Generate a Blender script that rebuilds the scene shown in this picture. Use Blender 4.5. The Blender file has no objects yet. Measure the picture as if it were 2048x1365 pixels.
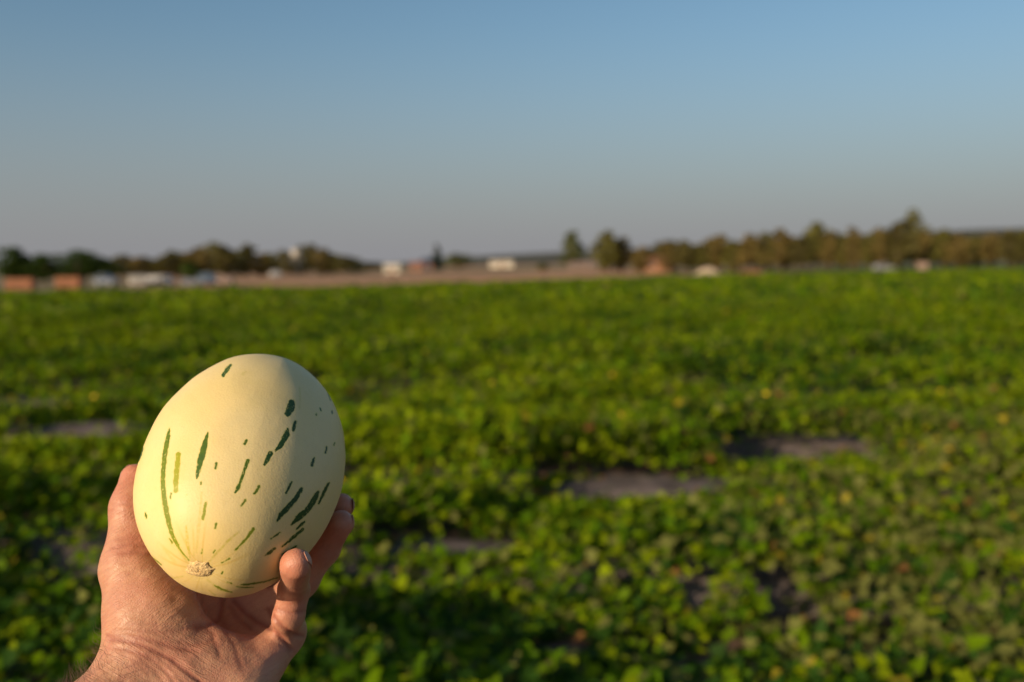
import bpy, math, random
import numpy as np
from mathutils import Vector, Matrix

R = math.radians
rng = np.random.default_rng(11)
random.seed(11)
scene = bpy.context.scene
col = scene.collection

# ------------------------------------------------------------------ camera
FPX = 35 * 2048 / 36.0            # focal length in photograph pixels
CAM_H, PITCH, ROLL = 1.6, R(4.38), R(0.84)
cam_data = bpy.data.cameras.new('camera')
cam = bpy.data.objects.new('camera', cam_data)
col.objects.link(cam)
scene.camera = cam
cam_data.lens = 35
cam_data.sensor_width = 36
cam_data.clip_start = 0.02
cam_data.clip_end = 20000
cF = np.array([0, math.cos(PITCH), -math.sin(PITCH)])
cU0 = np.array([0, math.sin(PITCH), math.cos(PITCH)])
cR0 = np.array([1.0, 0, 0])
cR = math.cos(ROLL) * cR0 - math.sin(ROLL) * cU0
cU = math.cos(ROLL) * cU0 + math.sin(ROLL) * cR0
cC = np.array([0, 0, CAM_H])
cam.matrix_world = Matrix(((cR[0], cU[0], -cF[0], cC[0]), (cR[1], cU[1], -cF[1], cC[1]),
                           (cR[2], cU[2], -cF[2], cC[2]), (0, 0, 0, 1)))
cam_data.dof.use_dof = True
cam_data.dof.focus_distance = 0.56
cam_data.dof.aperture_fstop = 5.3
cam_data.dof.aperture_blades = 9

# ------------------------------------------------------------------ light
SUN_AZ, SUN_EL = R(135), R(17)    # azimuth left of the view direction
sun_dir = np.array([-math.sin(SUN_AZ) * math.cos(SUN_EL), math.cos(SUN_AZ) * math.cos(SUN_EL), math.sin(SUN_EL)])
world = bpy.data.worlds.new('World')
scene.world = world
world.use_nodes = True
wn, wl = world.node_tree.nodes, world.node_tree.links
wn.clear()
sky = wn.new('ShaderNodeTexSky')
sky.sky_type = 'NISHITA'
sky.sun_disc = False
sky.sun_elevation = SUN_EL
sky.sun_rotation = -SUN_AZ
sky.altitude = 100
sky.air_density = 1.0
sky.dust_density = 1.6
sky.ozone_density = 2.9
bg = wn.new('ShaderNodeBackground')
bg.inputs['Strength'].default_value = 0.094
wo = wn.new('ShaderNodeOutputWorld')
# dusty haze low on the horizon, the same all the way round
geo = wn.new('ShaderNodeTexCoord')
sepz = wn.new('ShaderNodeSeparateXYZ')
wl.new(geo.outputs['Generated'], sepz.inputs[0])
hz = wn.new('ShaderNodeMapRange')
hz.interpolation_type = 'SMOOTHSTEP'
hz.inputs[1].default_value, hz.inputs[2].default_value = -0.02, 0.26
hz.inputs[3].default_value, hz.inputs[4].default_value = 0.92, 0.0
wl.new(sepz.outputs['Z'], hz.inputs[0])
hmix = wn.new('ShaderNodeMix')
hmix.data_type = 'RGBA'
hmix.inputs[7].default_value = (2.50, 2.47, 2.66, 1)
wl.new(hz.outputs[0], hmix.inputs[0])
stint = wn.new('ShaderNodeMix')
stint.data_type = 'RGBA'
stint.blend_type = 'MULTIPLY'
stint.inputs[0].default_value = 1.0
stint.inputs[7].default_value = (0.95, 1.0, 0.93, 1)
wl.new(sky.outputs[0], stint.inputs[6])
wl.new(stint.outputs[2], hmix.inputs[6])
wl.new(hmix.outputs[2], bg.inputs[0])
wl.new(bg.outputs[0], wo.inputs[0])
sun_data = bpy.data.lights.new('sun', 'SUN')
sun_data.energy = 4.4
sun_data.angle = R(0.6)
sun_data.color = (1.0, 0.78, 0.54)
sun = bpy.data.objects.new('sun', sun_data)
col.objects.link(sun)
sun.rotation_euler = Vector(sun_dir).to_track_quat('Z', 'Y').to_euler()
vs = scene.view_settings
vs.view_transform = 'Standard'
vs.look = 'None'
vs.exposure = 0.3
vs.gamma = 1.0
scene.cycles.use_denoising = True
scene.cycles.max_bounces = 8
scene.cycles.transparent_max_bounces = 8

# ------------------------------------------------------------------ helpers
def unproject(px, py, d):
    px, py, d = np.asarray(px, float), np.asarray(py, float), np.asarray(d, float)
    return (cC + d[..., None] * cF + ((px - 1024) / FPX * d)[..., None] * cR + ((682.5 - py) / FPX * d)[..., None] * cU)

def cam_to_world(P):
    return cC + P[:, 0:1] * cR + P[:, 1:2] * cU + P[:, 2:3] * cF

def ground_at(px, py, z=0.0):
    d = unproject(px, py, 1.0) - cC
    t = (z - CAM_H) / d[2]
    return (cC + d * t)[:2]

def mesh_arrays(name, V, F, smooth=False):
    """V (n,3), F (m,k) of equal-sized faces."""
    V = np.asarray(V, np.float32)
    F = np.asarray(F, np.int32)
    me = bpy.data.meshes.new(name)
    me.vertices.add(len(V))
    me.vertices.foreach_set('co', V.ravel())
    k = F.shape[1]
    me.loops.add(F.size)
    me.loops.foreach_set('vertex_index', F.ravel())
    me.polygons.add(len(F))
    me.polygons.foreach_set('loop_start', np.arange(len(F), dtype=np.int32) * k)
    me.polygons.foreach_set('loop_total', np.full(len(F), k, np.int32))
    me.update(calc_edges=True)
    me.polygons.foreach_set('use_smooth', np.full(len(F), smooth))
    return me

def color_attr(me, name, C):
    a = me.color_attributes.new(name, 'FLOAT_COLOR', 'POINT')
    C = np.asarray(C, np.float32)
    if C.shape[1] == 3:
        C = np.concatenate([C, np.ones((len(C), 1), np.float32)], 1)
    a.data.foreach_set('color', C.ravel())

def float_attr(me, name, v):
    a = me.attributes.new(name, 'FLOAT', 'POINT')
    a.data.foreach_set('value', np.asarray(v, np.float32))

def link(name, data, parent=None, mat=None, **props):
    o = bpy.data.objects.new(name, data)
    col.objects.link(o)
    if parent is not None:
        o.parent = parent
    if mat is not None and data is not None and len(data.materials) == 0:
        data.materials.append(mat)
    for k, v in props.items():
        o[k] = v
    return o

def thing(name, label, category, loc, rz=0.0, group=None, scale=1.0):
    o = link(name, None, label=label, category=category)
    o.empty_display_size = 0.1
    o.location = loc
    o.rotation_euler = (0, 0, rz)
    o.scale = (scale,) * 3 if np.isscalar(scale) else scale
    if group:
        o['group'] = group
    return o

class MB:
    def __init__(s):
        s.v, s.f = [], []
    def add(s, V, F):
        n = len(s.v)
        s.v += [tuple(p) for p in V]
        s.f += [tuple(i + n for i in f) for f in F]
        return s
    def box(s, x0, x1, y0, y1, z0, z1):
        V = [(x0, y0, z0), (x1, y0, z0), (x1, y1, z0), (x0, y1, z0), (x0, y0, z1), (x1, y0, z1), (x1, y1, z1), (x0, y1, z1)]
        return s.add(V, [(0, 3, 2, 1), (4, 5, 6, 7), (0, 1, 5, 4), (1, 2, 6, 5), (2, 3, 7, 6), (3, 0, 4, 7)])
    def tube(s, pts, rads, n=8, caps=True):
        pts = [Vector(p) for p in pts]
        V, F = [], []
        for i, p in enumerate(pts):
            t = (pts[min(i + 1, len(pts) - 1)] - pts[max(i - 1, 0)]).normalized()
            a = t.cross(Vector((0, 0, 1)))
            if a.length < 1e-3:
                a = Vector((1, 0, 0))
            a.normalize()
            b = t.cross(a)
            r = rads[i] if not np.isscalar(rads) else rads
            for k in range(n):
                q = 2 * math.pi * k / n
                V.append(p + a * (r * math.cos(q)) + b * (r * math.sin(q)))
        for i in range(len(pts) - 1):
            for k in range(n):
                k2 = (k + 1) % n
                F.append((i * n + k, i * n + k2, (i + 1) * n + k2, (i + 1) * n + k))
        if caps:
            F.append(tuple(range(n - 1, -1, -1)))
            F.append(tuple((len(pts) - 1) * n + k for k in range(n)))
        return s.add(V, F)
    def prism(s, prof, y0, y1, inset=0.0):
        """side profile (x,z) extruded along y; with `inset`, the outer faces shrink (rounded flanks)."""
        cx = sum(p[0] for p in prof) / len(prof)
        cz = sum(p[1] for p in prof) / len(prof)
        n = len(prof)
        ys = [y0, y0 + inset, y1 - inset, y1] if inset else [y0, y1]
        V, F = [], []
        for j, y in enumerate(ys):
            k = 1 - (inset / 1.2 if inset and j in (0, len(ys) - 1) else 0)
            V += [(cx + (x - cx) * k, y, cz + (z - cz) * k) for x, z in prof]
        for j in range(len(ys) - 1):
            for i in range(n):
                i2 = (i + 1) % n
                F.append((j * n + i, j * n + i2, (j + 1) * n + i2, (j + 1) * n + i))
        F.append(tuple(range(n - 1, -1, -1)))
        F.append(tuple((len(ys) - 1) * n + i for i in range(n)))
        return s.add(V, F)
    def mesh(s, name, smooth=False):
        me = bpy.data.meshes.new(name)
        me.from_pydata(s.v, [], s.f)
        me.update()
        import bmesh
        bm = bmesh.new()
        bm.from_mesh(me)
        bmesh.ops.recalc_face_normals(bm, faces=bm.faces)
        bm.to_mesh(me)
        bm.free()
        if smooth:
            for p in me.polygons:
                p.use_smooth = True
        return me
    def build(s, name, parent=None, mat=None, smooth=False, **props):
        return link(name, s.mesh(name, smooth), parent, mat, **props)

def hash2(ix, iy, seed):
    h = (ix.astype(np.int64) * 374761393 + iy.astype(np.int64) * 668265263 + seed * 1442695041) & 0xFFFFFFFF
    h = ((h ^ (h >> 13)) * 1274126177) & 0xFFFFFFFF
    h = (h ^ (h >> 16)) & 0xFFFFFFFF
    return h / 4294967295.0

def noise2(x, y, seed=0):
    ix, iy = np.floor(x), np.floor(y)
    fx, fy = x - ix, y - iy
    fx, fy = fx * fx * (3 - 2 * fx), fy * fy * (3 - 2 * fy)
    a, b = hash2(ix, iy, seed), hash2(ix + 1, iy, seed)
    c, d = hash2(ix, iy + 1, seed), hash2(ix + 1, iy + 1, seed)
    return (a * (1 - fx) + b * fx) * (1 - fy) + (c * (1 - fx) + d * fx) * fy

def fbm2(x, y, seed=0, oct=3):
    s, w, t = 0.0, 1.0, 0.0
    for k in range(oct):
        s = s + w * noise2(x * 2 ** k, y * 2 ** k, seed + 17 * k)
        t += w
        w *= 0.5
    return s / t

def sstep(a, b, x):
    t = np.clip((x - a) / (b - a), 0, 1)
    return t * t * (3 - 2 * t)

# ------------------------------------------------------------------ materials
def new_mat(name):
    m = bpy.data.materials.new(name)
    m.use_nodes = True
    nt = m.node_tree
    return m, nt.nodes, nt.links, nt.nodes['Principled BSDF']

def plain(name, c, rough=0.6, var=0.15, scale=3.0, metal=0.0, bump=0.0, spec=0.5):
    m, n, l, p = new_mat(name)
    tc = n.new('ShaderNodeTexCoord')
    nz = n.new('ShaderNodeTexNoise')
    nz.inputs['Scale'].default_value = scale
    nz.inputs['Detail'].default_value = 5
    l.new(tc.outputs['Object'], nz.inputs['Vector'])
    r = n.new('ShaderNodeValToRGB')
    r.color_ramp.elements[0].position = 0.3
    r.color_ramp.elements[1].position = 0.7
    r.color_ramp.elements[0].color = tuple(v * (1 - var) for v in c) + (1,)
    r.color_ramp.elements[1].color = tuple(min(1, v * (1 + var)) for v in c) + (1,)
    l.new(nz.outputs['Fac'], r.inputs['Fac'])
    l.new(r.outputs['Color'], p.inputs['Base Color'])
    p.inputs['Roughness'].default_value = rough
    p.inputs['Metallic'].default_value = metal
    p.inputs['Specular IOR Level'].default_value = spec
    if bump:
        b = n.new('ShaderNodeBump')
        b.inputs['Strength'].default_value = bump
        b.inputs['Distance'].default_value = 0.05
        l.new(nz.outputs['Fac'], b.inputs['Height'])
        l.new(b.outputs['Normal'], p.inputs['Normal'])
    return m

def foliage_mat(name, attr=None, c=(0.05, 0.09, 0.02), trans=0.35, rough=0.55, warm=(1.5, 1.35, 0.5)):
    m, n, l, p = new_mat(name)
    if attr:
        a = n.new('ShaderNodeVertexColor')
        a.layer_name = attr
        src = a.outputs['Color']
    else:
        a = n.new('ShaderNodeRGB')
        a.outputs[0].default_value = c + (1,)
        src = a.outputs[0]
    l.new(src, p.inputs['Base Color'])
    p.inputs['Roughness'].default_value = rough
    p.inputs['Specular IOR Level'].default_value = 0.06
    t = n.new('ShaderNodeBsdfTranslucent')
    mx = n.new('ShaderNodeMix')
    mx.data_type = 'RGBA'
    mx.blend_type = 'MULTIPLY'
    mx.inputs[0].default_value = 1.0
    l.new(src, mx.inputs[6])
    mx.inputs[7].default_value = warm + (1,)
    l.new(mx.outputs[2], t.inputs['Color'])
    ms = n.new('ShaderNodeMixShader')
    ms.inputs[0].default_value = trans
    l.new(p.outputs[0], ms.inputs[1])
    l.new(t.outputs[0], ms.inputs[2])
    l.new(ms.outputs[0], n['Material Output'].inputs['Surface'])
    return m

M = {}
M['leaf'] = foliage_mat('leaf', attr='tint', trans=0.32)
M['petal'] = plain('petal', (0.75, 0.50, 0.02), 0.6, 0.1, 40)
M['vine'] = plain('vine', (0.10, 0.16, 0.04), 0.6, 0.2, 20)
M['crown_dark'] = foliage_mat('crown_dark', attr='tint', trans=0.2, warm=(1.2, 1.2, 0.5))
M['bark'] = plain('bark', (0.13, 0.09, 0.06), 0.9, 0.3, 6, bump=0.4)
M['white_paint'] = plain('white_paint', (0.37, 0.36, 0.35), 0.45, 0.06, 2)
M['old_plaster'] = plain('old_plaster', (0.24, 0.165, 0.13), 0.9, 0.2, 2)
M['house_paint'] = plain('house_paint', (0.74, 0.66, 0.52), 0.6, 0.06, 2)
M['cream_paint'] = plain('cream_paint', (0.40, 0.36, 0.30), 0.5, 0.06, 2)
M['grey_paint'] = plain('grey_paint', (0.22, 0.22, 0.23), 0.4, 0.05, 2)
M['blue_paint'] = plain('blue_paint', (0.10, 0.145, 0.20), 0.35, 0.05, 2)
M['slate_paint'] = plain('slate_paint', (0.16, 0.19, 0.25), 0.35, 0.05, 2)
M['glass'] = plain('glass', (0.03, 0.035, 0.04), 0.35, 0.1, 2, spec=0.15)
M['tyre'] = plain('tyre', (0.02, 0.02, 0.02), 0.8, 0.2, 10)
M['rim'] = plain('rim', (0.5, 0.5, 0.5), 0.3, 0.05, 10, metal=0.8)
M['lamp'] = plain('lamp', (0.8, 0.75, 0.7), 0.1, 0.02, 10)
M['crate_wood'] = plain('crate_wood', (0.235, 0.088, 0.036), 0.75, 0.25, 4, bump=0.2)
M['roof_tin'] = plain('roof_tin', (0.45, 0.44, 0.43), 0.4, 0.12, 2, metal=0.4)
M['roof_red'] = plain('roof_red', (0.22, 0.09, 0.06), 0.8, 0.25, 4)
M['navy_board'] = plain('navy_board', (0.03, 0.04, 0.07), 0.6, 0.2, 3)
M['brown_board'] = plain('brown_board', (0.28, 0.13, 0.08), 0.8, 0.2, 3)
M['brick_wall'] = plain('brick_wall', (0.34, 0.17, 0.09), 0.85, 0.2, 5)
M['sand'] = plain('sand', (0.50, 0.38, 0.27), 0.95, 0.2, 3, bump=0.4)

def ground_material():
    m, n, l, p = new_mat('field_soil')
    tc = n.new('ShaderNodeNewGeometry')
    def noise(sc, det=6):
        z = n.new('ShaderNodeTexNoise')
        z.inputs['Scale'].default_value = sc
        z.inputs['Detail'].default_value = det
        l.new(tc.outputs['Position'], z.inputs['Vector'])
        return z
    n1, n2 = noise(0.05), noise(5.0, 8)
    r1 = n.new('ShaderNodeValToRGB')
    e = r1.color_ramp.elements
    e[0].position, e[0].color = 0.36, (0.36, 0.165, 0.07, 1)
    e[1].position, e[1].color = 0.60, (0.45, 0.24, 0.115, 1)
    x = e.new(0.72)
    x.color = (0.16, 0.15, 0.06, 1)
    l.new(n1.outputs['Fac'], r1.inputs['Fac'])
    a = n.new('ShaderNodeVertexColor')
    a.layer_name = 'cover'
    sep = n.new('ShaderNodeSeparateColor')
    l.new(a.outputs['Color'], sep.inputs[0])
    def mix(fac, A, B, mode='MIX'):
        q = n.new('ShaderNodeMix')
        q.data_type = 'RGBA'
        q.blend_type = mode
        for s, v in ((0, fac), (6, A), (7, B)):
            if isinstance(v, (tuple, float)):
                q.inputs[s].default_value = v
            else:
                l.new(v, q.inputs[s])
        return q.outputs[2]
    c = mix(sep.outputs[0], r1.outputs['Color'], (0.115, 0.065, 0.040, 1))     # moist field soil
    c = mix(sep.outputs[1], c, (0.12, 0.125, 0.045, 1))                          # dry grass
    r2 = n.new('ShaderNodeValToRGB')
    r2.color_ramp.elements[0].color = (0.6, 0.6, 0.6, 1)
    r2.color_ramp.elements[1].color = (1.3, 1.3, 1.3, 1)
    l.new(n2.outputs['Fac'], r2.inputs['Fac'])
    c = mix(1.0, c, r2.outputs['Color'], 'MULTIPLY')
    l.new(c, p.inputs['Base Color'])
    p.inputs['Roughness'].default_value = 0.95
    b = n.new('ShaderNodeBump')
    b.inputs['Strength'].default_value = 0.6
    b.inputs['Distance'].default_value = 0.06
    l.new(n2.outputs['Fac'], b.inputs['Height'])
    l.new(b.outputs['Normal'], p.inputs['Normal'])
    return m
M['soil'] = ground_material()
M['mulch'] = plain('mulch', (0.125, 0.100, 0.092), 0.85, 0.5, 5, bump=0.5, spec=0.2)
M['hill'] = plain('hill', (0.055, 0.052, 0.030), 0.95, 0.45, 0.03, bump=0.0)

# ------------------------------------------------------------------ terrain
def terrain(x, y):
    x, y = np.asarray(x, float), np.asarray(y, float)
    s = x / np.maximum(y, 1)
    z = 1.7 * sstep(150, 400, y) * sstep(-0.25, 0.05, s)
    z = z - 0.10 * sstep(60, 100, y) + 0.05 * (fbm2(x * 0.08, y * 0.08, 5) - 0.5) * sstep(60, 90, y)
    return z

FIELD_EDGE = ([-120, -60, -10, 0, 19, 60, 120], [76, 70, 66, 76, 98, 118, 130])
def field_edge(x):
    return np.interp(x, *FIELD_EDGE) + 2.0 * (noise2(np.asarray(x) * 0.15, np.asarray(x) * 0, 3) - 0.5)

gx = np.concatenate([-np.geomspace(6000, 130, 22), np.linspace(-120, 120, 121), np.geomspace(130, 6000, 22)])
gy = np.concatenate([-np.geomspace(3000, 12, 14), np.linspace(-10, 200, 141), np.geomspace(206, 9000, 34)])
GX, GY = np.meshgrid(gx, gy)
V = np.c_[GX.ravel(), GY.ravel(), terrain(GX, GY).ravel()]
nx, ny = len(gx), len(gy)
ii = (np.arange(ny - 1)[:, None] * nx + np.arange(nx - 1)[None]).ravel()
F = np.c_[ii, ii + 1, ii + nx + 1, ii + nx]
me = mesh_arrays('ground', V, F, True)
infield = 1 - sstep(-1, 1.0, V[:, 1] - field_edge(V[:, 0]))
slope = V[:, 0] / np.maximum(V[:, 1], 1)
grass = sstep(0.52, 0.66, fbm2(V[:, 0] * 0.03, V[:, 1] * 0.02, 9)) * 0.8
grass = np.maximum(grass, sstep(0.24, 0.34, slope) * sstep(100, 125, V[:, 1]))
grass = np.maximum(grass, sstep(380, 430, V[:, 1]) * 0.9) * (1 - infield)
grass = np.maximum(grass, 0.7 * sstep(-0.32, -0.42, slope) * (V[:, 1] > 60) * (1 - infield))
color_attr(me, 'cover', np.c_[infield, grass, infield * 0])
ground = link('ground', me, mat=M['soil'], kind='structure', label='bare brown farm soil stretching from the vines to the horizon', category='ground')

# far ridge, rising to the right
hx_px = np.array([-900, -300, 200, 600, 760, 900, 1000, 1150, 1300, 1500, 1800, 2048, 2600, 3300])
hx_h = np.array([22, 20, 16, 9, 6, 16, 20, 24, 28, 36, 50, 54, 60, 62])
HD = 1800.0
xs = np.linspace(-1900, 2100, 160)
h = np.interp(xs / HD * FPX + 1024, hx_px, hx_h) + 2.2 * (fbm2(xs * 0.03, xs * 0, 21) - 0.5)
prof = [(-260, 0.0), (-180, 0.35), (-90, 0.75), (0, 1.0), (120, 0.9), (300, 0.5), (600, -0.1)]
V, F = [], []
for j, (dy, k) in enumerate(prof):
    for i, x in enumerate(xs):
        V.append((x, HD + dy + 12 * math.sin(x * 0.01 + j), -1 + (h[i] + 1) * k))
n = len(xs)
for j in range(len(prof) - 1):
    for i in range(n - 1):
        F.append((j * n + i, j * n + i + 1, (j + 1) * n + i + 1, (j + 1) * n + i))
link('hills', mesh_arrays('hills', V, F, True), mat=M['hill'], kind='structure', label='low dark wooded ridge along the horizon', category='hills')

# ------------------------------------------------------------------ plastic mulch film over the planting beds
ROW_S, ROW_0, ROW_D = -0.2, 5.1, 1.87
def row_c(x, y):
    return y - ROW_S * x

film_txt = ['nearest strip of dusty grey plastic film on a planting bed, mostly under vines',
            'strip of dusty grey plastic film with the widest bare stretch, right of the melon',
            'strip of dusty grey plastic film bare to the left of the melon',
            'farthest strip of dusty grey plastic film, almost hidden by vines']
for k in range(4):
    c0 = ROW_0 + k * ROW_D
    L = np.linspace(-9, 9, 220)
    W = np.linspace(-0.46, 0.46, 13)
    LL, WW = np.meshgrid(L, W, indexing='ij')
    edge = 0.07 * (noise2(LL * 1.5, LL * 0 + np.sign(WW), 40 + k) - 0.5)
    yy = c0 + ROW_S * LL + WW * (1 + edge)
    zz = 0.004 + 0.10 * (1 - (np.abs(WW) / 0.46) ** 3) + 0.02 * (fbm2(LL * 5, WW * 9, 50 + k) - 0.5) * (np.abs(WW) < 0.45)
    V = np.c_[LL.ravel(), yy.ravel(), zz.ravel()]
    nW = len(W)
    ii = (np.arange(len(L) - 1)[:, None] * nW + np.arange(nW - 1)[None]).ravel()
    link('mulch_film', mesh_arrays('mulch_film', V, np.c_[ii, ii + nW, ii + nW + 1, ii + 1], True), mat=M['mulch'],
         label=film_txt[k], category='plastic film', group='plastic film over planting beds')

# ------------------------------------------------------------------ the melon field
# bare spots: pixel centre, half size in px, canopy lowered in front of them
def spot(px, py, hx, hy):
    g = ground_at(px, py, 0.08)
    d = g[1]
    return (g[0], d, hx / FPX * d, hy * d * d / (FPX * 1.5))
SPOTS = [spot(220, 860, 145, 11), spot(1295, 980, 195, 16), spot(1565, 908, 135, 6), spot(905, 1110, 140, 18),
         spot(1560, 1215, 40, 26), spot(770, 800, 50, 8), spot(1385, 1195, 28, 12), spot(1130, 1270, 60, 25)]

HOLLOWS = [tuple(ground_at(px, py, 0.1)) + (r_,) for px, py, r_ in ((140, 800, .9), (930, 1180, .5), (1550, 815, .8), (1840, 1140, .3), (1900, 800, .8), (1480, 1330, .3), (760, 1190, .35), (1060, 1230, .35), (880, 1330, .3), (60, 1180, .35), (720, 1000, .4), (1250, 1080, .3), (1700, 960, .4), (1650, 1290, .25))]

def canopy(x, y):
    """height of the leaf canopy and the density of leaves."""
    c = row_c(x, y)
    row = 0.5 + 0.5 * np.cos(2 * np.pi * (c - ROW_0) / ROW_D)
    m = fbm2(x * 0.9, y * 0.9, 1, 2)
    big = fbm2(x * 0.25, y * 0.35, 2, 2)
    h = 0.10 + 0.29 * np.clip((m - 0.28) * 2.0, 0, 1) + 0.05 * row + 0.10 * (big - 0.5)
    dens = sstep(0.20, 0.42, m) * 0.6 + 0.4
    for sx, sy, rx, ry in SPOTS:
        e = ((x - sx) / rx) ** 2 + ((y - sy) / np.maximum(ry, 0.12)) ** 2
        jag = 0.5 * (fbm2(x * 6, y * 6, 6, 2) - 0.5)
        dens = dens * sstep(0.8, 1.3, e + jag)
        # vines lie flat just in front of the bare film
        side = np.exp(-(((x - sx) / (rx * 1.15)) ** 4))
        bed_ = 0.10 * sstep(0.55, 0.30, np.abs((c - ROW_0 + 0.5 * ROW_D) % ROW_D - 0.5 * ROW_D))
        cap = np.maximum(0.03 + np.maximum(sy - 0.7 * ry - y, 0) / sy * 1.5 - bed_ * (y < sy - 0.7), 0.03)
        on = side * ((y < sy + ry) & (y > sy - 3.0))
        h = np.where(on > 0.3, np.minimum(h, cap), h)
    for hx, hy, hr in HOLLOWS:
        h = h * (1 - 0.85 * np.exp(-((x - hx) / (hr * 1.5)) ** 2 - ((y - hy) / hr) ** 2))
    return np.maximum(h, 0.03), dens

PAL = np.array([(0.062, 0.128, 0.002), (0.105, 0.180, 0.002), (0.190, 0.250, 0.003), (0.140, 0.150, 0.036),
                (0.34, 0.27, 0.02), (0.26, 0.12, 0.04), (0.022, 0.058, 0.006)])

def leaf_field(n, y0, y1, margin, rmin, rmax, dens_fn):
    """n candidate leaves between distances y0 and y1 -> position, normal, radius, tint"""
    u = rng.random(n)
    a, b = 0.64, margin
    # sample y with pdf ~ (a*y+b)
    cdf = lambda y: a * y * y / 2 + b * y
    T = cdf(y0) + u * (cdf(y1) - cdf(y0))
    y = (-b + np.sqrt(b * b + 2 * a * T)) / a
    x = (rng.random(n) * 2 - 1) * (a * y + b)
    h, d = canopy(x, y)
    keep = (rng.random(n) < d) & (y < field_edge(x) - 0.5)
    x, y, h = x[keep], y[keep], h[keep]
    n = len(x)
    z = h * (1 - 0.75 * rng.random(n) ** 1.6) + 0.02 * rng.standard_normal(n)
    z = np.maximum(z, 0.02)
    tilt = np.abs(rng.normal(0.55, 0.35, n))
    az = rng.random(n) * 2 * np.pi
    nrm = np.c_[np.sin(tilt) * np.cos(az), np.sin(tilt) * np.sin(az), np.cos(tilt)]
    nrm += 0.30 * sun_dir * np.array([1, 1, 0])
    nrm /= np.linalg.norm(nrm, axis=1)[:, None]
    rad = rmin + (rmax - rmin) * rng.random(n) ** 1.3
    # tint
    reg = fbm2(x * 0.6, y * 0.6, 31, 2)
    old = np.exp(-(((x - 0.42 * y) / (0.20 * y)) ** 2)) * sstep(11, 7, y) * sstep(0.30, 0.55, fbm2(x * 0.8, y * 0.8, 77, 2) + 0.1)
    r = rng.random(n)
    k = np.where(r < 0.36, 0, np.where(r < 0.74, 1, 2))
    k = np.where((reg > 0.56) & (rng.random(n) < 0.4), 2, k)
    k = np.where((reg < 0.40) & (rng.random(n) < 0.5), 6, k)
    k = np.where(rng.random(n) < 0.10 + 0.5 * old, 3, k)
    k = np.where(rng.random(n) < 0.007 + 0.012 * old, 4, k)
    k = np.where(rng.random(n) < 0.0006 + 0.008 * old, 5, k)
    # near bare spots vines turn dry
    for sx, sy, rx, ry in SPOTS:
        e = ((x - sx) / rx) ** 2 + ((y - sy) / np.maximum(ry, 0.12)) ** 2
        k = np.where((e < 2.2) & (rng.random(n) < 0.05), 5, k)
    tint = PAL[k] * (0.74 + 0.5 * rng.random(n))[:, None]
    cc = (row_c(x, y) - ROW_0 + 0.5 * ROW_D) % ROW_D - 0.5 * ROW_D     # leaves ride on the raised beds
    z = z + 0.10 * sstep(0.55, 0.30, np.abs(cc))
    return np.c_[x, y, z], nrm, rad, tint

def frames(nrm, yaw):
    a = np.cross(nrm, np.array([0.13, 0.37, 0.92]))
    a /= np.maximum(np.linalg.norm(a, axis=1), 1e-6)[:, None]
    b = np.cross(nrm, a)
    c, s = np.cos(yaw)[:, None], np.sin(yaw)[:, None]
    return a * c + b * s, b * c - a * s

def leaf_template(nr):
    """lobed, cupped leaf: centre plus nr rim points"""
    t = np.linspace(0, 2 * np.pi, nr, endpoint=False)
    if nr >= 9:
        r = 0.92 + 0.22 * np.cos(5 * t) + 0.10 * np.cos(2 * t + 0.7)
        r[0] *= 0.35
        zz = 0.16 * r ** 2 + 0.20 * np.cos(2 * t + 1) + 0.08 * np.cos(3 * t)
    else:
        r = 0.9 + 0.25 * np.cos(3 * t + 0.4)
        zz = 0.15 + 0.22 * np.cos(2 * t)
    rim = np.c_[r * np.cos(t), r * np.sin(t), zz]
    return np.vstack([[(0, 0, 0)], rim])

def leaves_mesh(name, pos, nrm, rad, tint, nr):
    n = len(pos)
    A, B = frames(nrm, rng.random(n) * 6.283)
    if nr == 4:
        T = np.array([(-1, -0.2, 0.1), (0, -1, 0), (1, 0.1, 0.15), (0.1, 1, -0.05)])
    else:
        T = leaf_template(nr)
    sx_ = (0.75 + 0.4 * rng.random(n))[:, None, None]
    jit = 1 + 0.16 * rng.standard_normal((n, len(T), 1))
    V = pos[:, None] + rad[:, None, None] * jit * (T[None, :, 0:1] * A[:, None] * sx_ + T[None, :, 1:2] * B[:, None] + T[None, :, 2:3] * nrm[:, None])
    k = len(T)
    if nr == 4:
        Fb = np.array([(0, 1, 2, 3)])
    else:
        i = np.arange(nr)
        Fb = np.c_[np.zeros(nr, int), 1 + i, 1 + (i + 1) % nr]
    F = (np.arange(n) * k)[:, None, None] + Fb[None]
    me = mesh_arrays(name, V.reshape(-1, 3), F.reshape(-1, Fb.shape[1]), True)
    color_attr(me, 'tint', np.repeat(tint, k, 0))
    return me

NEAR = 10.6
# far and middle field: a mass nobody could count
P, N, r, T = leaf_field(255000, NEAR, 32, 2.2, 0.030, 0.055, None)
mid = link('melon_vines', leaves_mesh('melon_vines', P, N, r, T, 6), mat=M['leaf'], kind='stuff',
           label='unbroken carpet of green melon vines across the middle of the field', category='vines')
P, N, r, T = leaf_field(365000, 32, 135, 3.0, 0.09, 0.15, None)
far = link('melon_vines', leaves_mesh('melon_vines', P, N, r, T, 4), mat=M['leaf'], kind='stuff',
           label='smooth bright green far part of the melon field up to the bare soil', category='vines')

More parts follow.
